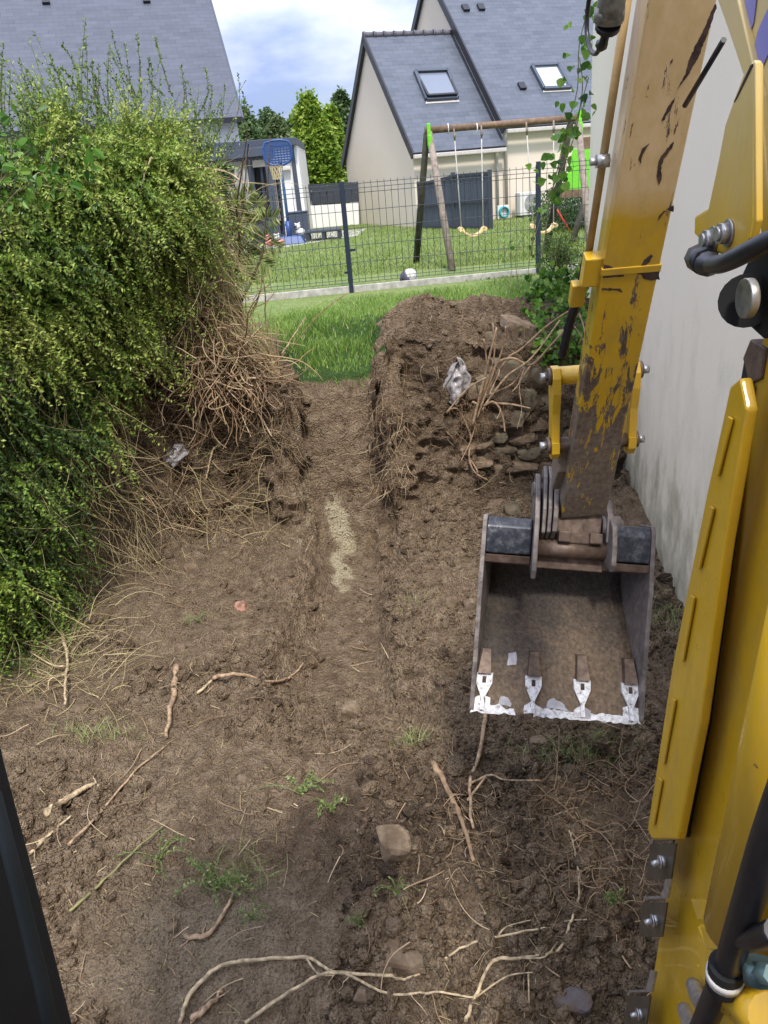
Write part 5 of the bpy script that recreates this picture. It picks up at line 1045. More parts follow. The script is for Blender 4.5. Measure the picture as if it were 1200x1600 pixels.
# boundary wall with dark boards on top
T = thing('boundary_wall', 'white garden wall topped with dark boards between garden room and beige gable', 'wall', aty(510, 345, 27.3))
q = PP([(462, 323), (560, 317), (561, 356), (465, 356)], 27.3); q[2][2] = 1.0; q[3][2] = 1.0
MB().prism(q, (0, .2, 0)).build('wall_base', MAT['white'], T)
mb = MB()
for i in range(4):
    x0 = 462 + i * 24.6; mb.prism(PP([(x0, 289 - i * 1.2), (x0 + 23.5, 288 - i * 1.2), (x0 + 24.5, 319.5 - i * 1.5), (x0 + 1, 321 - i * 1.5)], 27.35), (0, .05, 0))
mb.build('board_panel', MAT['anth_dark'], T)
# ball by the kerb
c = np.array(atz(638, 436, 1.21)) + (0, .12, 0); T = tag(MB().ball(c, 0.115, 16).build('football', plain('purple_grey_ball', (0.09, 0.08, 0.12, 1), 0.5, var=0.6, sc_=9)), 'dark ball with a white patch lying behind the concrete kerb', 'ball')
mb = MB().ball(c + np.array((0.03, -.012, 0.022)), 0.105, 16); 
o = mb.build('white_patch', MAT['offwhite']); o.parent = T
# ------------------------------------------------------------------ swing set
yS = 12.7; pL = aty(664, 204, yS); pR = aty(905, 184, yS + .2)
T = thing('swing_set', 'wooden swing set with a brown top beam, grey and dark legs and lime brackets', 'swing set', (pL[0], pL[1], 1.17))
MB().tube([pL, pR + (pR - pL) * .06], 0.05, 14).build('beam', MAT['wood_pole'], T)
bd = (pR - pL) / np.linalg.norm(pR - pL)
lf = [(pL + bd * .06, np.array(atz(707, 424, 1.15)), 'wood_grey'), (pL + bd * .03, np.array(atz(650, 413, 1.15)), 'wood_dark'),
      (pR - bd * .02, aty(917, 330, 12.0), 'wood_grey'), (pR - bd * .12, aty(852, 396, 13.4), 'wood_dark')]
for a, b, mt in lf:
    if b[2] > 1.2: b = a + (b - a) * ((a[2] - 1.15) / (a[2] - b[2]))
    MB().tube([a + (b - a) * .015, a + (b - a) * .5, b], [0.048, .052, 0.055], 12).build('leg', MAT[mt], T)
for p in (pL, pR - bd * .06):
    c = p + bd * 0.05
    MB().box(c + (0, -.03, -.06), (0.05, 0.16, 0.30), np.stack([bd, np.array([0, 1.0, 0]), e3], 1)).box(c + (0.01, -.07, -.16), (0.06, 0.10, 0.18), np.stack([bd, np.array([0, 1.0, 0]), e3], 1)).build('bracket', MAT['lime'], T, 0.008)
for px in (700, 745): c = aty(px, 201, yS); MB().tube([c + np.array([0.0, 0.06 * math.cos(t), 0.065 * math.sin(t)]) for t in np.linspace(0, 6.28, 13)], 0.009, 5, False).build('hook', MAT['offwhite'], T)
def swing(xa, xb, xs0, xs1, ysd, label):
    a = aty(xa, 203 - (xa - 664) * .078, yS); b = aty(xb, 203 - (xb - 664) * .078, yS); s0 = aty(xs0, ysd + 1, yS - .05); s1 = aty(xs1, ysd, yS - .05)
    T = thing('swing', label, 'swing', (s0 + s1) / 2, 'swings hanging from the wooden beam')
    for p, q in ((a, s0), (b, s1)):
        MB().tube([p, p + (q - p) * .12], 0.014, 6).tube([p + (q - p) * .05 + (0.01, 0, 0), p + (q - p) * .1], 0.02, 6).build('chain', MAT['wood_grey'], T)
        MB().tube([p + (q - p) * .12, q], 0.009, 6).build('rope', MAT['rope'], T)
    m = [s0 + (s1 - s0) * t + np.array([0, 0, -.10 * math.sin(math.pi * t) ** .8 + (.02 if t in (0, 1) else 0)]) for t in np.linspace(0, 1, 9)]
    mb = MB()
    for i in range(8): mb.bar(m[i] + (m[i] - m[i + 1]) * .03, m[i + 1], 0.16, 0.03, (0, 0, 1))
    mb.build('seat', MAT['cream_plastic'], T, 0.006)
    for q, e_ in ((s0, -.02), (s1, .02)): MB().tube([q + (e_, -.08, .0), q + (e_, .08, 0.0)], 0.035, 8).build('seat_end', MAT['cream_plastic'], T)
swing(709, 752, 721, 755, 357, 'cream swing in front of the dark board privacy screen')
swing(822, 865, 833, 865, 352, 'cream swing seat partly hidden behind the right fence post')
# play tower behind the vine
yT = 14.5
T = thing('play_tower', 'wooden play tower with a lime green side, half hidden by the vine', 'play tower', aty(900, 330, yT))
MB().prism(PP([(896, 233), (925, 232), (925, 296), (882, 297)], yT), (0, .04, 0)).build('green_panel', MAT['lime'], T, 0.005)
MB().prism(PP([(878, 297), (935, 294), (935, 305), (878, 309)], yT - .05), (0, .5, 0)).build('platform_beam', MAT['wood_pole'], T)
for x0, x1 in ((916, 892), (938, 920)):
    a = aty(x0, 306, yT); b = aty(x1, 385, yT - .3); b = a + (b - a) * ((a[2] - 1.1) / (a[2] - b[2])); MB().tube([a, b], 0.055, 10).build('leg', MAT['wood_dark'], T)
MB().tube([aty(867, 322, yT - .2), aty(893, 366, yT - .2)], 0.016, 6).build('red_bar', MAT['red'], T)
MB().prism(PP([(908, 215), (925, 213), (925, 232), (908, 234)], yT), (0, .05, 0)).build('top_rail', MAT['wood_pole'], T)
# ------------------------------------------------------------------ trees
def tree(name, label, base, h, cw, mat, n, ls, group=None, clumps=26, low=0.15, seed=0, cone=0.0):
    r_ = np.random.default_rng(seed); base = np.array(base, float)
    T = thing(name, label, 'tree', base, group)
    mb = MB().tube([base, base + (0.02 * h, 0, .35 * h), base + (0, 0, .9 * h)], [.035 * h, .026 * h, .006 * h], 8)
    cs = []
    for i in range(clumps):
        t = (i + .5) / clumps; z = low + (1 - low) * t * .95
        prof = (math.sin(math.pi * min(1, (t * .86 + .14))) ** .7) * (1 - cone * t)
        a = i * 2.4 + r_.uniform(-.4, .4); rad = cw * prof * r_.uniform(.3, .8)
        c = base + np.array([rad * math.cos(a), rad * math.sin(a), h * z]); cs.append((c, cw * (.30 + .22 * r_.random()) * (1 - .45 * t)))
        if i % 2 == 0: mb.tube([base + (0, 0, h * z * .7), c], [.012 * h, .004 * h], 5)
    mb.build('trunk', MAT['wood_grey'], T)
    P = []; 
    for c, rad in cs:
        k = int(n / clumps); v = r_.normal(size=(k, 3)); v /= np.linalg.norm(v, axis=1, keepdims=True); rd = rad * (r_.random(k) ** .5)[:, None]
        P.append(c + v * rd * (1, 1, 1.25) * (1 + .25 * r_.normal(size=(k, 1))))
    P = np.concatenate(P); k = len(P); D = r_.normal(size=(k, 3)); D[:, 2] *= .6; N = r_.normal(size=(k, 3)) + (0, 0, 1.2)
    V, Fq = leaves(P, D, N, ls * r_.uniform(.6, 1.4, k), ls * .8 * r_.uniform(.6, 1.2, k), .15)
    rn = np.clip(.5 + .3 * r_.normal(size=k) + .3 * vnoise(P / cw * 1.8, seed), 0, 1)
    link('crown', npmesh('crown', V, [Fq], False, {'rnd': ('FACE', rn)}), mat, T)
    return T
lf1 = leafmat('bright_tree_leaves', [(0, (0.09, 0.17, 0.018, 1)), (.6, (0.24, 0.36, 0.04, 1)), (1, (0.42, 0.50, 0.10, 1))], .5, .35)
lf2 = leafmat('dark_tree_leaves', [(0, (0.04, 0.075, 0.03, 1)), (.6, (0.10, 0.165, 0.06, 1)), (1, (0.19, 0.26, 0.10, 1))], .6, .25)
lf3 = leafmat('olive_tree_leaves', [(0, (0.05, 0.09, 0.03, 1)), (.6, (0.10, 0.15, 0.055, 1)), (1, (0.17, 0.21, 0.09, 1))], .6, .25)
def treeat(px, ytop, y, cwpx, *a, **k):
    p = aty(px, 300, y); zt = aty(px, ytop, y)[2]; b = np.array([p[0], y, 1.0]); return b, zt - 1.0, cwpx / 1200 * y * 1.05
b, h, cw = treeat(498, 150, 34, 37); tree('leafy_tree', 'bright green upright tree left of the beige gable', b, h, cw * 1.15, lf1, 44000, .17, None, 60, .06, 3, .18)
b, h, cw = treeat(528, 165, 35, 26); tree('leafy_tree', 'bright yellow green tree touching the beige gable edge', b, h, cw * 1.1, lf1, 26000, .17, None, 40, .06, 5, .2)
b, h, cw = treeat(545, 138, 48, 24); tree('dark_tree', 'small dark treetop just above the beige gable verge', b, h, cw, lf2, 12000, .22, 'distant woodland trees', 24, .2, 6)
for i, (px, yt, yy, cwp, mt, lb) in enumerate(((395, 166, 70, 40, lf2, 'dark rounded tree above the garden room at the left house eave'), (432, 170, 74, 36, lf2, 'dark broad tree in the middle of the distant woodland'), (446, 182, 60, 30, lf3, 'grey olive tree behind the garden room roof corner'),
        (402, 192, 52, 30, lf2, 'mid green bushy tree low behind the garden room roof'), (470, 180, 72, 30, lf2, 'dark tree peeping out left of the bright green tree'), (480, 240, 44, 24, lf2, 'dark undergrowth tree beneath the bright green tree'), (365, 160, 76, 34, lf2, 'dark tree mostly hidden behind the white house'), (520, 235, 40, 30, lf2, 'shady tree low behind the dark boundary boards'))):
    b, h, cw = treeat(px, yt, yy, cwp); tree('distant_tree', lb, b, h, cw, mt, 15000, .0035 * yy + .03, 'distant woodland trees', 30, .05, 20 + i)
# ------------------------------------------------------------------ wire fence with concrete kerb
k1_ = np.array(atz(380, 463, 1.2)); k2_ = np.array(atz(915, 412, 1.2)); fd = (k2_ - k1_)[:2]; fd = np.append(fd / np.linalg.norm(fd), 0); fn = np.array([-fd[1], fd[0], 0])
T = thing('wire_fence', 'dark blue wire mesh fence on a pale concrete kerb in front of the swing set', 'fence', k1_ * (1, 1, 0) + (0, 0, 1.05))
pa = np.array(atz(553, 456, 1.2)); pb = np.array(atz(844, 420, 1.2))
def onf(p): return k1_ + fd * np.dot(p - k1_, fd)
pa, pb = onf(pa), onf(pb); span = np.linalg.norm(pb - pa)
zt = aty(540, 283, pa[1])[2]; zt2 = aty(843, 252, pb[1])[2]
posts = [pa - fd * span, pa, pb, pb + fd * span]
for i, p in enumerate(posts):
    z = zt if i < 2 else zt2
    o = MB().box((p[0] - fn[0] * .0, p[1], (z + 1.0) / 2), (0.055, 0.055, z - 1.0)).build('post', MAT['post'], T, 0.004)
    if i == 1: MB().box((p[0] + .06, p[1], 1.66), (.09, .03, .03)).box((p[0] - .045, p[1], 1.38), (.06, .03, .03)).build('clip', MAT['post'], o)
for i in range(3):
    a, b = posts[i] + fd * .03, posts[i + 1] - fd * .03
    MB().prism([a * (1, 1, 0) + (0, 0, 1.0), b * (1, 1, 0) + (0, 0, 1.0), b * (1, 1, 0) + (0, 0, 1.2), a * (1, 1, 0) + (0, 0, 1.2)], fn * 0.05).build('concrete_board', MAT['concrete'], T, 0.006)
    zz = (zt if i < 2 else zt2) - .04; bot = 1.24; n = int(span / 0.088); S = []
    hz = [zz, zz - .055, zz - .11] + [zz - .11 - .215 * k for k in range(1, 6) if zz - .11 - .215 * k > bot] + [bot]
    off = {1: .03}
    for j in range(n + 1):
        q = a + (b - a) * (j / n) + fn * .02
        pts = [(q[0], q[1], zz + .03), (q[0], q[1], zz), (q[0] - fn[0] * .03, q[1] - fn[1] * .03, zz - .055), (q[0], q[1], zz - .11), (q[0], q[1], (zz + bot) / 2), (q[0], q[1], bot)]
        S.append(pts)
    V1, F1 = tubes(np.array(S, float), np.full((len(S), 6), 0.0032), 4)
    S = []
    for j, z in enumerate(hz):
        d = fn * (.02 - .03 * (j == 1)); S.append([a + d + (0, 0, z - a[2]), (a + b) / 2 + d + (0, 0, z - a[2]), b + d + (0, 0, z - a[2])])
    V2, F2 = tubes(np.array(S, float), np.full((len(S), 3), 0.0038), 4)
    link('mesh_panel', npmesh('mesh_panel', np.concatenate([V1, V2]), [np.concatenate([F1, F2 + len(V1)])]), MAT['wire'], T)
# ------------------------------------------------------------------ big cream stuccoed wall at the right
wa = np.array([2.25, 8.0, 0]); wd = np.array([1.76 - 2.25, 4.17 - 8.0, 0]); wd /= np.linalg.norm(wd); wn_ = np.array([-wd[1], wd[0], 0]); wn_ = wn_ if wn_[0] > 0 else -wn_
wb = wa + wd * 13
T = thing('house_wall', 'tall cream stuccoed house wall with mossy foot along the right side of the dig', 'house wall', wa)
MB().prism([wa + (0, 0, -.4), wb + (0, 0, -.4), wb + (0, 0, 5.6), wa + (0, 0, 5.6)], wn_ * 3.0).build('wall', MAT['stucco'], T, 0.02)
# ------------------------------------------------------------------ excavator
def paint(name, worn=False):
    m = M(name, 0.32, coat=0.35, spec=0.5); co = m.coord(); n = m.noise(3, 4, 0.6, co); fn_ = m.noise(70, 4, 0.6, co)
    yel = m.ramp(n, [(0.3, (0.49, 0.295, 0.009)), (0.7, (0.585, 0.36, 0.018))])
    sp = m.noise(38, 6, 0.7, co)
    c = m.mix(m.mask(sp, 0.685, 0.71), yel, (0.05, 0.03, 0.02, 1))
    dirt = m.noise(9, 6, 0.7, m.coord((1.5, 1.5, 0.5))); c = m.mix(m.math('MULTIPLY', m.mask(dirt, 0.46, 0.78), 0.50), c, (0.27, 0.185, 0.075, 1))
    if worn:
        al = m.n('ShaderNodeCombineXYZ'); m.l(m.attr('across'), al.inputs[0]); m.l(m.attr('along'), al.inputs[1]); AL = al.outputs[0]
        def amap(sc3, rz=0.0):
            q = m.n('ShaderNodeMapping'); q.inputs['Scale'].default_value = sc3; q.inputs['Rotation'].default_value = (0, 0, rz); m.l(AL, q.inputs[0]); return q.outputs[0]
        sx = m.n('ShaderNodeSeparateXYZ'); t = m.n('ShaderNodeTexCoord'); m.l(t.outputs['Object'], sx.inputs[0]); z = sx.outputs['Z']
        # pale tan glare high on the stick, painted into its colour
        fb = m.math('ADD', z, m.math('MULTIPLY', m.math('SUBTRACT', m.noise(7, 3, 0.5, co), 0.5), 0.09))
        dust_glare = m.ramp(m.noise(12, 5, 0.65, m.coord((3, 3, 0.6))), [(0.3, (0.58, 0.42, 0.20)), (0.7, (0.70, 0.52, 0.31))])
        c = m.mix(m.math('MULTIPLY', m.mask(fb, 2.36, 2.43), 0.92), c, dust_glare)
        # paint worn to brown steel low on the stick, in streaks that run down it
        st = m.noise(8, 9, 0.74, amap((3.6, 0.8, 1), -0.35), 0.4)
        f = m.math('ADD', m.mask(z, 2.22, 1.42), m.math('MULTIPLY', m.math('SUBTRACT', st, 0.5), 4.6))
        mk = m.mask(f, 0.47, 0.53)
        br = m.ramp(m.noise(30, 7, 0.75, amap((2.0, 1.0, 1))), [(0.3, (0.035, 0.022, 0.017)), (0.5, (0.085, 0.058, 0.043)), (0.75, (0.24, 0.185, 0.145))])
        lowd = m.mask(m.math('ADD', z, m.math('MULTIPLY', m.math('SUBTRACT', sp, 0.5), 0.8)), 1.9, 1.6)
        br = m.mix(m.math('MULTIPLY', lowd, 0.6), br, m.ramp(fn_, [(0.3, (0.13, 0.10, 0.075)), (0.7, (0.33, 0.265, 0.205))]))
        c = m.mix(mk, c, br)
        rr = m.n('ShaderNodeMapRange'); rr.inputs['To Min'].default_value = 0.32; rr.inputs['To Max'].default_value = 0.7; m.l(mk, rr.inputs['Value']); m.rough(rr.outputs[0])
        m.bump(mk, -0.4, 0.002)
    else:
        zx = m.n('ShaderNodeSeparateXYZ'); tz = m.n('ShaderNodeTexCoord'); m.l(tz.outputs['Object'], zx.inputs[0])
        fb = m.math('ADD', zx.outputs['Z'], m.math('MULTIPLY', m.math('SUBTRACT', m.noise(9, 4, 0.5, co), 0.5), 0.16)); c = m.mix(m.math('MULTIPLY', m.mask(fb, 2.38, 2.56), 0.6), c, (0.60, 0.50, 0.27, 1))  # pale upper band puts glare into the yellow colour
        stq = m.noise(6, 7, 0.7, m.coord((2.5, 2.5, .35))); c = m.mix(m.math('MULTIPLY', m.mask(stq, 0.56, 0.75), 0.30), c, (0.25, 0.17, 0.05, 1))
    if not worn:
        q1 = m.n('ShaderNodeMapRange', clamp=True); q1.inputs['From Min'].default_value = .35; q1.inputs['From Max'].default_value = .75; q1.inputs['To Min'].default_value = .26; q1.inputs['To Max'].default_value = .62; m.l(dirt, q1.inputs['Value']); m.rough(q1.outputs[0]); m.bump(m.noise(2.2, 3, .5, co), .25, .02)
    m.col(c); return m.done()
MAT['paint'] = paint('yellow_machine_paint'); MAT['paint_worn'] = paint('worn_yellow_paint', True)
def steel(name, a, b, c, sc_=22, rough=0.55, metal=0.35):
    m = M(name, rough, metal); co = m.coord(); n = m.noise(sc_, 8, 0.7, co, 0.4); k = m.noise(4, 5, 0.6, co)
    cc_ = m.ramp(n, [(0.32, a), (0.5, b), (0.72, c)]); cc_ = m.mix(m.math('MULTIPLY', m.mask(k, 0.4, 0.7), 0.5), cc_, b + (1,) if len(b) == 3 else b)
    m.col(cc_); m.bump(n, 0.3, 0.002); return m.done()
MAT['rust'] = steel('rusty_brown_steel', (0.05, 0.032, 0.025), (0.13, 0.088, 0.066), (0.26, 0.19, 0.15))
MAT['greysteel'] = steel('muddy_grey_steel', (0.07, 0.058, 0.055), (0.17, 0.145, 0.135), (0.32, 0.28, 0.26))
MAT['blueblack'] = steel('scuffed_blue_black_paint', (0.012, 0.014, 0.022), (0.04, 0.045, 0.06), (0.20, 0.20, 0.21), 34, 0.4)
def bucket_mat():
    m = M('muddy_bucket_steel', 0.6, 0.25); co = m.coord(); a = m.noise(3.2, 6, 0.65, m.coord((1, 1, 1.6)), 0.5); b = m.noise(24, 7, 0.7, m.coord((3, 3, .7))); cst = m.noise(60, 5, 0.7, co)
    mud = m.ramp(b, [(0.3, (0.09, 0.062, 0.040)), (0.5, (0.19, 0.135, 0.088)), (0.72, (0.32, 0.235, 0.16))])
    bare = m.ramp(b, [(0.3, (0.035, 0.028, 0.024)), (0.7, (0.13, 0.108, 0.092))])
    sz_ = m.n('ShaderNodeSeparateXYZ'); tq = m.n('ShaderNodeTexCoord'); m.l(tq.outputs['Object'], sz_.inputs[0])
    c = m.mix(m.mask(m.math('ADD', a, m.mask(sz_.outputs['Z'], 1.12, .62)), 0.90, 1.18), bare, mud); c = m.mix(m.math('MULTIPLY', m.mask(cst, 0.6, 0.7), 0.5), c, (0.05, 0.035, 0.026, 1))  # mud lies low; darker steel higher up also paints in the inner shade
    m.col(c); m.bump(m.math('ADD', b, cst), 0.8, 0.008); return m.done()
MAT['bucket'] = bucket_mat()
m_ = M('worn_white_paint', 0.5); n_ = m_.noise(55, 7, 0.75); m_.col(m_.ramp(n_, [(0.36, (0.10, 0.08, 0.07)), (0.42, (0.50, 0.49, 0.50)), (0.6, (0.82, 0.82, 0.84))])); m_.bump(n_, .3, .002); MAT['whitepaint'] = m_.done()
MAT['bare'] = plain('bare_grey_steel', (0.33, 0.33, 0.37, 1), 0.45, 0.3, var=0.25, sc_=25)
MAT['hose'] = plain('black_hydraulic_hose', (0.012, 0.013, 0.017, 1), 0.38, var=0.3, sc_=60)
MAT['scratch'] = plain('chipped_to_rust', (0.06, 0.035, 0.028, 1), 0.8, var=0.5, sc_=50)
EX = thing('excavator', 'yellow mini excavator with a worn stick and an open toothed bucket hanging over the dig', 'excavator', (0.65, 1.0, 0.0))
# --- stick
sl = [((1026, -75), (1135, -75)), ((1014, 0), (1119, -4)), ((944, 437), (1028, 430)), ((899, 656), (981, 650)), ((877, 812), (944, 806))]
SL, SR = [], []
for l, r_ in sl:
    P = mp(*l, 0.0); q = aty(r_[0], r_[1], P[1]); SL.append(P); SR.append(P + MR * max(0.1, (q[0] - P[0])))
ax = SL[-1] - SL[1]; ax /= np.linalg.norm(ax)
T0 = SL[0]; Lk = [np.dot(p - T0, ax) for p in SL]; SL = [T0 + ax * k for k in Lk]
wk = [np.dot(b - a, MR) for a, b in zip(SL, SR)]; wk = [np.interp(k, [Lk[0], Lk[-1]], [np.mean(wk[:3]), np.mean(wk[3:])]) for k in Lk]
SR = [a + MR * w_ for a, w_ in zip(SL, wk)]
nb_ = MF - ax * np.dot(MF, ax); nb_ /= np.linalg.norm(nb_)     # away from the cab
def st_pt(k, fx, fb): i = Lk[-1] * k; wv = np.interp(i, Lk, wk); return T0 + ax * i + MR * (wv * fx) + nb_ * fb
mb = MB(); ks = [0, .25, .5, .75, .93, 1.0]; dp = [.085, .082, .08, .078, .072, .06]
rings = []
for k, d in zip(ks, dp): 
    in_ = 0.0 if k < 1 else 0.004
    rings.append([mb.bm.verts.new(tuple(st_pt(k, x, b + (in_ if b == 0 else -in_)))) for x, b in ((0, 0), (1, 0), (1, d), (0, d))])
for a, b in zip(rings, rings[1:]):
    for i in range(4): mb.bm.faces.new((a[i], a[(i + 1) % 4], b[(i + 1) % 4], b[i]))
mb.bm.faces.new(rings[0][::-1]); mb.bm.faces.new(rings[-1])
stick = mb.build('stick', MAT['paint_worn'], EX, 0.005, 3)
co_ = np.array([v.co[:] for v in stick.data.vertices])
for nm_, ar_ in (('along', (co_ - T0) @ ax), ('across', co_ @ MR + .6 * (co_ @ nb_))):
    at_ = stick.data.attributes.new(nm_, 'FLOAT', 'POINT'); at_.data.foreach_set('value', ar_.astype(np.float32))
def on_stick(px, py, lift=0.0007): return plane_hit(px, py, T0 - nb_ * lift, nb_)
def scratch(pts, sc_=4.0, ox=900.0, oy=0.0):
    P = [(ox + x / sc_, oy + y / sc_) for x, y in pts]
    # roughen the outline
    Q = []
    for i, (x, y) in enumerate(P):
        x2, y2 = P[(i + 1) % len(P)]; n = max(1, int(math.hypot(x2 - x, y2 - y) / 3.0))
        for j in range(n):
            t = j / n; Q.append((x + (x2 - x) * t + rng.normal() * .45, y + (y2 - y) * t + rng.normal() * .45))
    bm = bmesh.new(); vs = [bm.verts.new(tuple(on_stick(*q))) for q in Q]; f = bm.faces.new(vs); bmesh.ops.triangulate(bm, faces=[f])
    me = bpy.data.meshes.new('scratch'); bm.to_mesh(me); bm.free(); return link('paint_scratch', me, MAT['scratch'], stick)
scratch([(875, 20), (880, 40), (862, 100), (835, 180), (812, 235), (800, 270), (760, 370), (725, 420), (700, 470), (665, 520), (625, 570), (640, 540), (670, 490), (690, 450), (705, 380), (735, 310), (760, 260), (790, 200), (815, 150), (850, 60)])
scratch([(622, 605), (612, 640), (590, 690), (545, 752), (533, 752), (560, 695), (600, 630)])
scratch([(460, 895), (432, 940), (415, 970), (404, 1025), (390, 1000), (410, 935)])
scratch([(555, 705), (545, 740), (505, 790), (490, 850), (494, 900), (477, 925), (468, 880), (478, 800), (515, 750)], 3.2, 880)
scratch([(548, 292), (545, 310), (530, 328), (538, 305)], 3.2, 880)
scratch([(200, 1322), (240, 1330), (262, 1352), (305, 1358), (300, 1382), (240, 1388), (198, 1390)], 3.2, 880)
scratch([(385, 1362), (440, 1358), (482, 1356), (480, 1400), (430, 1402), (398, 1392)], 3.2, 880)
scratch([(440, 1272), (452, 1284), (410, 1330), (395, 1372), (370, 1372), (385, 1340), (405, 1300)], 3.2, 880)
scratch([(553, 1025), (550, 1060), (520, 1050), (490, 1080), (472, 1104), (484, 1072), (520, 1045)], 3.2, 880)
scratch([(190, 1440), (285, 1444), (298, 1462), (255, 1450), (190, 1452)], 3.2, 880)
# weld collar, side bracket, pipes
c = on_stick(988, 422); k0 = np.dot(c - T0, ax) / Lk[-1]
MB().box8([st_pt(k0 + dk, x, b) for dk in (-.006, .006) for x, b in ((-.03, -.003), (1.03, -.003), (1.03, .02), (-.03, .02))]).build('weld_collar', MAT['paint_worn'], stick, 0.002)
q = st_pt(k0 - .02, -.14, .03); MB().bar(q, q + ax * .085, .04, .05, MR).build('pipe_bracket', MAT['paint'], stick, 0.004)
q = st_pt(k0 + .035, -.30, .05); MB().bar(q, q + ax * .07, .03, .04, MR).build('pipe_bracket', MAT['paint'], stick, 0.004)
q = on_stick(947, 268); q = st_pt(np.dot(q - T0, ax) / Lk[-1], -.10, .05); MB().tube([q, q - MR * .03], .017, 6).tube([q - MR * .03, q - MR * .045], .009, 10).build('bolt', MAT['zinc'], stick)
pipe = [st_pt(k, -.16, .07) for k in (0, .2, .42)]; MB().tube(pipe, 0.010, 10).build('steel_pipe', plain('tan_pipe_paint', (0.42, 0.29, 0.13, 1), 0.4), stick)
hp = [st_pt(k, x, .08) for k, x in ((.40, -.16), (.47, -.20), (.53, -.30), (.60, -.36))]; hp = smooth_poly(hp, 8)
MB().tube(hp, [.013 + .0022 * (i % 2) for i in range(len(hp))], 10).build('hose', MAT['hose'], stick)
# coupling hanging beside the top of the stick
vC = -0.10; c0, c1, c2, c3 = mp(963, -60, vC), mp(951, 36, vC), mp(949, 44, vC), mp(943, 66, vC)
MB().tube([c0, c1], .026, 16).tube([mp(953, 10, vC), mp(951, 34, vC)], .0285, 16).build('coupling', plain('grey_green_coupling', (0.20, 0.20, 0.17, 1), 0.5, var=.4, sc_=50), stick)
MB().tube([c1, c2], .024, 14).tube([c2, c3, mp(940, 70, vC), mp(937, 78, vC)], [.009, .009, .013, .005], 8).build('dust_cap', MAT['hose'], stick)
MB().tube(smooth_poly([mp(937, 76, vC), mp(930, 84, vC), mp(922, 76, vC), mp(917, 50, vC), mp(919, 10, vC), mp(926, -30, vC)], 5), .005, 6).build('cap_strap', MAT['hose'], stick)
MB().tube([mp(1131, 62, .1), mp(1098, 118, .1), mp(1070, 165, .1)], .006, 6).build('thin_hose', MAT['hose'], EX)
# --- bucket
DB = 2.79
TL, TR, BL, BR = dep(757, 812, DB), dep(1022, 832, DB), dep(735, 1112, DB - .03), dep(999, 1146, DB - .03)
X_ = TR - TL; WB = np.linalg.norm(X_); X_ /= WB; D_ = BL - TL; D_ -= X_ * D_.dot(X_); HB = np.linalg.norm(D_); D_ /= HB; K_ = np.cross(D_, X_); K_ = K_ if K_[1] > 0 else -K_
skew = (BL - TL).dot(X_) / HB
def bp(x, d, b):
    x = WB / 2 + (x - WB / 2) * (1 - (.25 if x < WB / 2 else .09) * b / (WB / 2))
    return TL + X_ * (x + skew * d) + D_ * d + K_ * b
prof = [(HB, 0), (HB * .90, .022), (HB * .76, .055), (HB * .64, .10), (HB * .50, .165), (HB * .36, .225), (HB * .22, .25), (HB * .10, .235), (.02, .19), (.0, .12), (.05, .05)]
ps = smooth_poly([np.array([a, b, 0]) for a, b in prof], 4); ps = [(p[0], p[1]) for p in ps]
BKT = thing('bucket_pivot', None, None, (0, 0, 0)); bpy.data.objects.remove(BKT)
def shell(ps, t, x0, x1):
    bm = bmesh.new(); rows = []
    nseg = 10
    nor = []
    for i in range(len(ps)):
        a = np.array(ps[max(0, i - 1)]); b = np.array(ps[min(len(ps) - 1, i + 1)]); d = b - a; d /= np.linalg.norm(d); nor.append(np.array([-d[1], d[0]]))
    sgn = 1 if nor[len(ps) // 2][1] > 0 else -1
    for o in (0, t):
        for i, (d, b) in enumerate(ps):
            n_ = nor[i] * sgn * o
            rows.append([bm.verts.new(tuple(bp(x0 + (x1 - x0) * j / nseg, d + n_[0], b + n_[1]))) for j in range(nseg + 1)])
    n = len(ps)
    for base in (0, n):
        for i in range(n - 1):
            for j in range(nseg): f = bm.faces.new((rows[base + i][j], rows[base + i][j + 1], rows[base + i + 1][j + 1], rows[base + i + 1][j])); f.smooth = True
    for i in (0, n - 1):
        for j in range(nseg): bm.faces.new((rows[i][j], rows[i][j + 1], rows[n + i][j + 1], rows[n + i][j]))
    for j in (0, nseg):
        for i in range(n - 1): bm.faces.new((rows[i][j], rows[i + 1][j], rows[n + i + 1][j], rows[n + i][j]))
    bmesh.ops.recalc_face_normals(bm, faces=bm.faces); me = bpy.data.meshes.new('bucket'); bm.to_mesh(me); bm.free(); return me
BK = link('bucket', shell(ps, .012, .012, WB - .012), MAT['bucket'], EX)
side = [(-.02, .0), (-.03, .10), (.0, .20), (.09, .25), (HB * .22, .265), (HB * .36, .24), (HB * .50, .18), (HB * .64, .115), (HB * .76, .07), (HB * .9, .035), (HB * .985, .012), (HB * .985, -.006), (HB * .8, -.004), (HB * .5, -.012), (HB * .3, -.018), (.1, -.012), (.0, -.01)]
for x0 in (-.004, WB - .012): MB().prism([bp(x0, d, b) for d, b in side], X_ * .016).build('side_plate', MAT['greysteel'], BK, 0.002)
for x0, x1 in ((.013, .175), (WB - .165, WB - .013)):
    sec = [(-.015, .0), (-.02, .09), (.02, .13), (.10, .12), (.125, .04), (.115, -.012), (.02, -.02)]
    MB().prism([bp(x0, d, b) for d, b in sec], X_ * (x1 - x0)).build('hinge_box', MAT['blueblack'], BK, 0.008, 3)
    MB().prism([bp(x0, d, b) for d, b in ((.122, -.016), (.150, -.004), (.155, .04), (.12, .05))], X_ * (x1 - x0)).build('lower_lip', MAT['rust'], BK, 0.003)
MB().tube([bp(.19, .085, .03), bp(WB - .165, .085, .03)], .033, 18).build('cross_tube', MAT['rust'], BK)
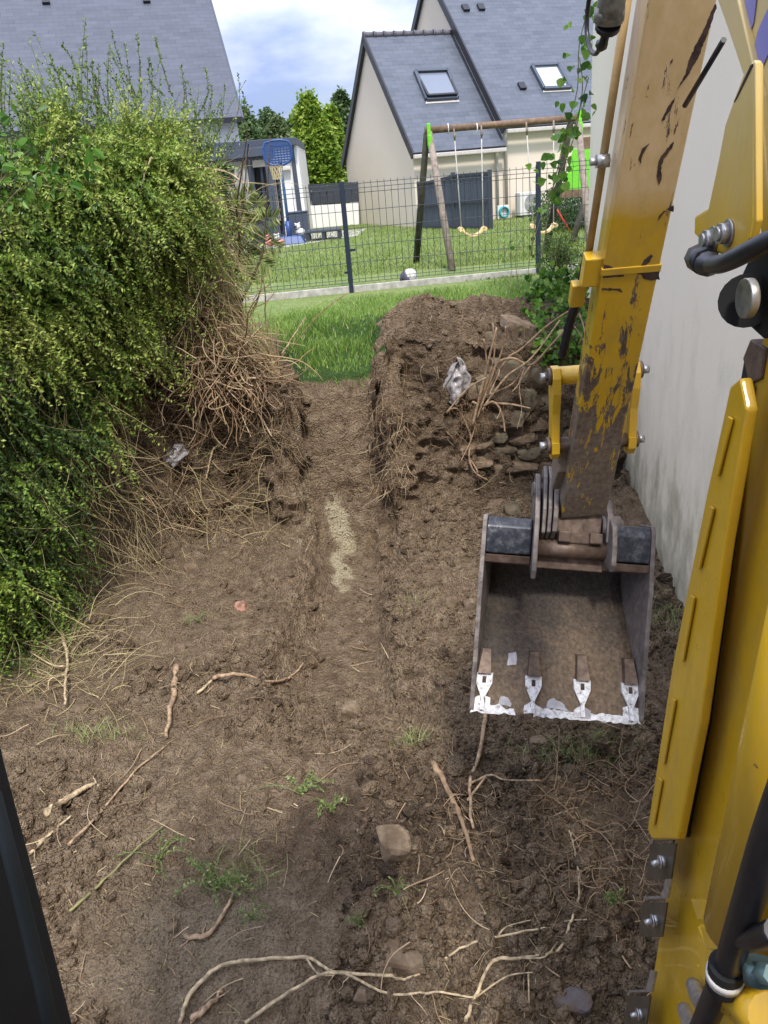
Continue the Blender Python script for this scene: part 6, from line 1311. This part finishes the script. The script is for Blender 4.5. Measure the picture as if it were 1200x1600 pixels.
MB().box8([bp(x, d, b) for b in (.05, .10) for x, d in ((.17, .04), (WB - .16, .04), (WB - .16, .16), (.17, .16))]).build('back_plate', MAT['rust'], BK, .004)
ear = [(-.18, .03), (-.19, .07), (-.15, .11), (-.02, .13), (.12, .10), (.17, .0), (.20, -.045), (.17, -.062), (.08, -.062), (-.02, -.05), (-.10, -.02)]
earL = [bp(.178, d, b) for d, b in ear]; MB().prism(earL, X_ * .018).build('ear_plate', MAT['greysteel'], BK, 0.004)
ear2 = [(d * .78 if d > 0 else d * .3, b) for d, b in ear]; MB().prism([bp(WB - .168, d, b) for d, b in ear2], X_ * .018).build('ear_plate', MAT['greysteel'], BK, 0.004)
boss = [(-.215, .04), (-.20, .085), (-.10, .11), (.03, .10), (.06, .05), (.03, -.035), (-.06, -.04), (-.17, -.01)]
for x0, t in ((.205, .014), (.224, .014), (.243, .018)): MB().prism([bp(x0, d + rng.uniform(-.008, .008), b) for d, b in boss], X_ * t).build('link_plate', MAT['greysteel'], BK, 0.005, 3)
MB().tube([bp(.17, -.13, .05), bp(.275, -.13, .05)], .026, 14).build('pin', MAT['greysteel'], BK)
MB().tube([bp(WB - .185, -.01, .035), bp(WB - .115, -.015, .035)], .036, 16).tube([bp(WB - .115, -.015, .035), bp(WB - .105, -.015, .035)], .022, 12).build('pin_boss', MAT['greysteel'], BK)
MB().prism([bp(WB - .175, d, b) for d, b in ((-.10, .09), (-.11, .03), (-.05, -.01), (.05, -.01), (.07, .06), (.02, .12))], X_ * .022).build('link_plate', MAT['greysteel'], BK, .005)
MB().box8([bp(x, d, b) for b in (.0, .10) for x, d in ((.262, -.055), (WB - .19, -.055), (WB - .195, .062), (.27, .062))]).build('crowd_block', MAT['rust'], BK, .006)
for x in (.27, WB - .235): MB().box8([bp(xx, d, b) for b in (-.02, .06) for xx, d in ((x, .02), (x + .045, .02), (x + .045, .058), (x, .058))]).build('stop_block', MAT['rust'], BK, .004)
# teeth
def fl(d): return np.interp(d, [p[0] for p in ps[::-1] if p[1] < .2][-18:], [p[1] for p in ps[::-1] if p[1] < .2][-18:])
pd_ = sorted([(d, b) for d, b in ps if d > HB * .45]); pdx = [a for a, _ in pd_]; pbx = [b for _, b in pd_]
def flo(x, d, lift): return bp(x, d, np.interp(d, pdx, pbx) - lift)
def sheet(outline, lift, thick, rag=0.0):
    Q = []
    for i, (x, d) in enumerate(outline):
        x2, d2 = outline[(i + 1) % len(outline)]; n = max(1, int(math.hypot(x2 - x, d2 - d) / .012))
        for j in range(n): Q.append((x + (x2 - x) * j / n + rag * rng.normal(), d + (d2 - d) * j / n + rag * rng.normal()))
    bm = bmesh.new(); a = [bm.verts.new(tuple(flo(x, min(d, HB + .002), lift))) for x, d in Q]; b = [bm.verts.new(tuple(flo(x, min(d, HB + .002), lift + thick))) for x, d in Q]
    n = len(Q); f1 = bm.faces.new(b); f2 = bm.faces.new(a[::-1])
    for i in range(n): bm.faces.new((a[i], b[i], b[(i + 1) % n], a[(i + 1) % n]))
    bmesh.ops.triangulate(bm, faces=[f1, f2]); bmesh.ops.recalc_face_normals(bm, faces=bm.faces); me = bpy.data.meshes.new('s'); bm.to_mesh(me); bm.free(); return me
for xi, xc in enumerate((.040, .222, .402, WB - .040)):
    d0 = HB * .80; hw_ = .031
    tooth = [(-hw_, 0), (hw_, 0), (hw_ * .95, .035), (hw_ * .45, .068), (.006, .085), (.007, .125), (-.007, .125), (-.006, .085), (-hw_ * .45, .068), (-hw_ * .95, .035)]
    if d0: o = link('tooth', sheet([(xc + x, d0 + d) for x, d in tooth], .002, .014), MAT['whitepaint'], BK)
    link('slot', sheet([(xc - .007, d0 + .012), (xc + .007, d0 + .012), (xc + .007, d0 + .034), (xc - .007, d0 + .034)], .0165, .001), MAT['scratch'], o)
    if xi in (0, 3): pad = [(-.028, .086), (-.008, .080), (-.008, .13), (-.028, .135)]
    else: pad = [(-.030, .105), (-.006, .092), (-.006, .128), (-.030, .13)]
    for s_ in (1, -1):
        if s_ == 1 and xi in (1,): pass
        link('tooth_foot', sheet([(xc + s_ * x, d0 + d) for x, d in pad], .001, .005, .0012), MAT['whitepaint'] if (s_ == 1 or xi in (0, 1, 3)) else MAT['bare'], BK)
    link('tooth_adaptor', sheet([(xc - .016, d0 - .085), (xc + .016, d0 - .085), (xc + .024, d0), (xc - .024, d0)], .001, .030), MAT['rust'], BK)
link('white_edge', sheet([(.0, HB * .945), (.06, HB * .955), (.075, HB * .965), (.10, HB * .958), (.125, HB * .972), (.155, HB * .968), (.16, HB), (.0, HB)], .0005, .002, .0025), MAT['whitepaint'], BK)
link('white_edge', sheet([(.225, HB * .972), (.25, HB * .955), (.33, HB * .962), (.40, HB * .972), (.45, HB * .965), (.50, HB * .96), (.55, HB * .965), (WB - .008, HB * .955), (WB - .004, HB), (.225, HB)], .0005, .002, .0025), MAT['whitepaint'], BK)
link('bare_patch', sheet([(.27, HB * .955), (.275, HB * .92), (.30, HB * .905), (.325, HB * .915), (.345, HB * .945), (.355, HB * .96)], .0004, .0008, .002), MAT['bare'], BK)
link('bare_patch', sheet([(.10, HB * .952), (.105, HB * .915), (.13, HB * .915), (.145, HB * .945), (.14, HB * .96)], .0004, .0008, .002), MAT['bare'], BK)
link('bare_patch', sheet([(.12, HB * .70), (.155, HB * .69), (.155, HB * .755), (.12, HB * .76)], .0004, .0008, .002), MAT['bare'], BK)
# --- bucket link left and right of the stick
def vslab(pts, v, dv, name, mat, parent, bev=.004): return MB().prism([mp(x, y, v) for x, y in pts], MR * dv).build(name, mat, parent, bev, 3)
def at_st(k, vv, b): p = T0 + ax * (Lk[-1] * k) + nb_ * b; return p + MR * (vv - np.dot(p - T0, MR))
kA = np.dot(on_stick(900, 640) - T0, ax) / Lk[-1]; kB = np.dot(on_stick(885, 715) - T0, ax) / Lk[-1]
wb_ = wk[-1]
for v0, nm in ((-.060, 'link_arm'), (wb_ + .030, 'link_arm')):
    a = at_st(kA, v0, .16); b = at_st(kB, v0, .06); d = (b - a) / np.linalg.norm(b - a); s = np.cross(d, MR); s /= np.linalg.norm(s)
    out_ = []
    for t, hw_ in ((-.03, .02), (0, .038), (.05, .04), (.12, .028), (.22, .028), (np.linalg.norm(b - a) - .02, .036), (np.linalg.norm(b - a) + .02, .034), (np.linalg.norm(b - a) + .045, .015)): out_.append((t, hw_))
    P = [a + d * t + s * h_ for t, h_ in out_] + [a + d * t - s * h_ for t, h_ in out_[::-1]]
    o = MB().prism(P, MR * .026).build(nm, MAT['paint'], EX, .006, 3)
    for q in (a, b):
        sg = -1 if v0 < 0 else 1; q0 = q + MR * (.013 + sg * .013)
        MB().tube([q0, q0 + MR * sg * .012], .028, 14).build('washer', MAT['rust'], o)
        MB().tube([q0 + MR * sg * .012, q0 + MR * sg * .034], .014, 6).build('bolt', MAT['zinc'], o)
a = at_st(kA, -.05, .16); MB().tube([a, a + MR * (wb_ + .09)], .03, 14).build('link_pin', MAT['paint_worn'], EX)
a = at_st(kB, -.05, .06); MB().tube([a, a + MR * (wb_ + .09)], .024, 14).build('link_pin', MAT['rust'], EX)
a = at_st(kA - .25, wb_ * .5, .20); b = at_st(kA, wb_ * .5, .16); MB().tube([a, b], .022, 14).build('bucket_ram_rod', MAT['zinc'], EX)
a2 = at_st(.02, wb_ * .5, .22); MB().tube([a2, a], .038, 16).build('bucket_ram', MAT['paint'], EX)
a = at_st(kB + .02, -.012, .07); b = bp(.25, -.10, .06); MB().prism([at_st(kB, -.03, .09), at_st(kB + .09, -.03, .12), at_st(kB + .14, -.03, .07), at_st(kB + .06, -.03, .03)], MR * .05).build('tipping_link', MAT['paint_worn'], EX, .006)
# --- boom: real side plate with the outline of the gooseneck
vB = -0.03
bo = [(975, 1850), (1010, 1590), (1042, 1390), (1075, 1180), (1098, 1035), (1120, 900), (1143, 770), (1165, 655), (1182, 585), (1194, 520), (1196, 440), (1190, 380), (1177, 240), (1165, 130), (1142, 60), (1118, -8), (1085, -110), (1330, -110), (1480, 200), (1540, 600), (1480, 1000), (1400, 1400), (1350, 1850)]
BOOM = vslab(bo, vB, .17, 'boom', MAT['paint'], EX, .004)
# raised flange down the front edge of the boom
fl_ = [(1118, -8), (1142, 60), (1165, 130), (1177, 240), (1190, 380)]
vslab([(1090, -110)] + fl_ + [(1206, 380), (1200, 300), (1188, 150), (1160, 30), (1128, -110)], vB - .010, .011, 'flange', MAT['paint'], BOOM, .003)
# lettering on the boom, as far as the picture shows it
MAT['violet'] = plain('violet_lettering', (0.20, 0.19, 0.47, 1), 0.35, var=.04)
for pl_ in ([(1153, -30), (1166, -30), (1159, 8), (1156, 8)], [(1160, 10), (1166, -30), (1186, -30), (1178, 36), (1172, 52), (1165, 57), (1160, 48)],
            [(1176, 88), (1184, 50), (1200, 14), (1222, -10), (1226, 30), (1204, 78), (1190, 108), (1182, 114), (1176, 106)]):
    MB().prism([mp(x, y, vB - .001) for x, y in pl_], -MR * .0008).build('letter', MAT['violet'], BOOM)
# ram guard in front of the boom (with pressed slots)
gp = [(1140, 603), (1156, 590), (1166, 640), (1131, 850), (1093, 1130), (1058, 1312), (1018, 1312), (1011, 1295), (1050, 1040), (1104, 770)]
GD = vslab(gp, vB - .05, .018, 'ram_guard', MAT['paint'], EX, .006)
for (x0, y0), (x1, y1) in (((1141, 650), (1119, 740)), ((1112, 790), (1090, 885)), ((1082, 930), (1064, 1030)), ((1052, 1090), (1034, 1190)), ((1031, 1215), (1018, 1285))):
    MB().prism([mp(x0, y0, vB - .052), mp(x0 + 6, y0 + 4, vB - .052), mp(x1 + 6, y1 + 4, vB - .052), mp(x1, y1, vB - .052)], -MR * .004).build('pressed_rib', MAT['paint'], GD, .0015)
MB().prism([mp(x, y, vB + .02) for x, y in ((1160, 560), (1196, 520), (1090, 1180), (1050, 1330), (1045, 1250))], MR * .06).build('boom_ram', MAT['rubber'], EX, .01)
MB().prism([mp(x + 13, y, vB - .004) for x, y in ((1156, 600), (1166, 600), (1137, 850), (1098, 1130), (1064, 1308), (1054, 1308), (1088, 1130), (1128, 850))], -MR * .002).build('shadow_gap_strip', MAT['rubber'], GD)  # dark strip standing in for the shade between guard and boom
# grey brackets with bolts on the front edge
for j, (x0, y0, x1, y1) in enumerate(((1010, 1318, 1052, 1374), (998, 1410, 1038, 1464), (974, 1556, 1012, 1612))):
    v = vB - .045
    B_ = vslab([(x0 + 6, y0), (x1 + 4, y0), (x1 - 4, y1), (x0, y1)], v, .004, 'bracket', MAT['plate_dark'], EX, .001)
    vslab([(x0 + 6, y0 - 1), (x0 + 8, y0 - 9), (x0 + 34, y0 - 10), (x0 + 38, y0 - 22), (x0 + 42, y0 - 40), (x0 + 50, y0 - 38), (x0 + 44, y0 - 6), (x0 + 10, y0 - 5), (x0 + 9, y0 + 1)], v + .0, .006, 'bracket_lip', MAT['zinc'], B_, .001)
    c = mp(x0 + 30, y0 + 28, v); MB().tube([c, c - MR * .010], .012, 6).tube([c - MR * .010, c - MR * .013], .013, 12).tube([c - MR * .013, c - MR * .028 - ZU * .006], .006, 10).build('bolt', MAT['zinc'], B_)
# guard plate near the top with two bolts
gpl = [(1174, 96), (1160, 118), (1148, 150), (1132, 196), (1122, 250), (1106, 325), (1085, 338), (1084, 366), (1100, 382), (1120, 396), (1146, 403), (1160, 398), (1172, 372), (1177, 340), (1178, 100)]
vG = vB - .085
GP = vslab(gpl, vG, .012, 'hose_guard', MAT['paint'], EX, .004)
MB().prism([mp(1176, 94, vG - .006), mp(1180, 96, vG - .006), mp(1182, 345, vG - .006), mp(1174, 375, vG - .006), mp(1172, 372, vG - .006), mp(1176, 340, vG - .006)], MR * .008).build('guard_flange', MAT['paint'], GP, .003)
for x, y in ((1115, 374), (1139, 364)):
    c = mp(x, y, vG); MB().tube([c, c - MR * .003], .017, 16).tube([c - MR * .003, c - MR * .013], .014, 6).tube([c - MR * .013, c - MR * .017], .009, 10).build('bolt', MAT['zinc'], GP)
vslab([(1172, 102), (1178, 98), (1150, 155), (1146, 160)], vG - .001, .0012, 'worn_corner', MAT['scratch'], GP, 0)
h = smooth_poly([mp(1090, 404, vG - .01), mp(1104, 412, vG - .02), mp(1128, 412, vG - .03), mp(1160, 398, vG - .03), mp(1200, 377, vG - .02), mp(1260, 350, vG)], 6)
MB().tube(h, [.016 if i < 8 else .0115 for i in range(len(h))], 12).build('hose', MAT['hose'], EX)
MB().tube([mp(1090, 402, vG - .01), mp(1104, 410, vG - .02)], .018, 8).build('hose_end', MAT['hose'], EX)
# big pin with washer
c = mp(1168, 466, vB - .05); PN = MB().tube([c + MR * .006, c - MR * .006], .026, 28).build('boom_pin', MAT['zinc'], EX, .002)
MB().tube([mp(1166, 470, vB - .03), mp(1166, 470, vB - .038)], .036, 20).build('pin_collar', MAT['rubber'], PN)
c = mp(1137, 478, vB - .05); MB().tube([c + MR * .006, c - MR * .006], .014, 6).tube([c - MR * .006, c - MR * .009], .009, 10).build('bolt', MAT['zinc'], PN)
vslab([(1172, 400), (1210, 380), (1210, 520), (1192, 530), (1165, 505), (1150, 495), (1158, 430)], vB - .02, .02, 'pivot_shadow_patch', MAT['rubber'], EX, .004)  # black slab standing in for the shadow behind the pin
vslab([(1160, 560), (1172, 530), (1196, 545), (1188, 592), (1170, 600)], vB - .005, .02, 'boss', MAT['rust'], EX, .003)
# lift ram, blocks, hoses low at the right
vR = vB - .10
MB().tube([mp(1158, 1450, vR + .03), mp(1225, 1180, vR + .03), mp(1330, 760, vR + .03)], .052, 28).build('lift_ram', MAT['paint'], EX)
vslab([(1079, 1405), (1120, 1407), (1119, 1437), (1090, 1438)], vB - .03, .03, 'block', MAT['paint'], EX, .002)
vslab([(1092, 1444), (1140, 1462), (1134, 1485), (1104, 1484)], vB - .055, .02, 'block', MAT['paint'], EX, .003)
vslab([(1090, 1446), (1106, 1484), (1134, 1485), (1100, 1535), (1092, 1516)], vB - .045, .045, 'block', MAT['paint'], EX, .003)
vslab([(1088, 1506), (1102, 1520), (1116, 1546), (1110, 1570), (1095, 1556)], vB - .04, .03, 'block', MAT['paint'], EX, .003)
vslab([(1130, 1470), (1210, 1440), (1210, 1620), (1120, 1620)], vB - .02, .02, 'block', MAT['paint'], EX, .003)
h = smooth_poly([mp(1240, 1200, vR - .05), mp(1200, 1310, vR - .05), mp(1170, 1405, vR - .04), mp(1150, 1470, vR - .03), mp(1130, 1530, vR - .02), mp(1100, 1600, vR - .01), mp(1060, 1700, vR)], 6)
HS = MB().tube(h, .0185, 16).build('hose', MAT['hose'], EX)
a = mp(1136, 1508, vR - .025); b = mp(1130, 1540, vR - .022); MB().tube([a, b], .024, 20).build('hose_clamp', MAT['rubber'], HS, .002)
MB().tube([a + (b - a) * .35, a + (b - a) * .65], .0255, 20).build('white_band', MAT['offwhite'], HS)
MB().tube(smooth_poly([mp(1150, 1462, vR - .03), mp(1178, 1466, vR - .03), mp(1215, 1455, vR - .03)], 4), .015, 12).build('branch_hose', MAT['hose'], HS)
for x0, y0 in ((1084, 1540), (1070, 1578)):
    MB().tube(smooth_poly([mp(x0, y0, vB - .055), mp(x0 + 8, y0 + 22, vB - .07), mp(x0 + 24, y0 + 40, vB - .08)], 4), .014, 12).build('steel_fitting', MAT['zinc'], EX)
MB().tube([mp(1165, 1512, vR), mp(1210, 1524, vR)], .014, 6).tube([mp(1182, 1500, vR), mp(1186, 1535, vR)], .02, 10).build('steel_fitting', plain('teal_grey_fitting', (0.10, 0.16, 0.17, 1), .4, .5), EX)
MB().tube([mp(1150, 1560, vR + .01), mp(1205, 1590, vR + .01)], .03, 12).build('valve_body', MAT['paint'], EX)
# boom foot, cab floor and cab front post
MB().box((0.80, 1.15, 0.35), (0.24, 0.5, 0.5)).build('boom_foot', MAT['paint'], EX, .03)
pa_ = dep(-70, 1060, .62); pb_ = dep(100, 1720, .50)
cab_ = MB().prism([dep(-560, -300, .70), dep(-400, -300, .70), dep(-160, 560, .66), dep(-56, 960, .63), dep(2, 1172, .62), dep(36, 1292, .60), dep(78, 1452, .57), dep(134, 1668, .54), dep(-30, 1668, .54), dep(-110, 1292, .60), dep(-320, 560, .66)], -np.array([0.0, 0.10, 0.0])).build('cab_post', MAT['rubber'], EX, .004)
MB().tube([dep(-10, 1240, .535), dep(30, 1392, .52), dep(66, 1540, .505), dep(92, 1660, .495)], .005, 10).build('door_seal', plain('dark_green_seal', (0.008, 0.014, 0.015, 1), .75), cab_)
MB().box((-0.1, -0.55, 1.05), (1.2, 1.7, 0.08)).build('cab_floor', MAT['rubber'], EX, .01)
MB().box((-0.25, -0.38, 3.18), (1.05, 1.45, 0.07)).build('cab_roof', MAT['paint'], EX, .02)
MB().box((-0.25, -1.12, 2.0), (1.05, 0.06, 2.3)).build('cab_back', MAT['rubber'], EX, .02)
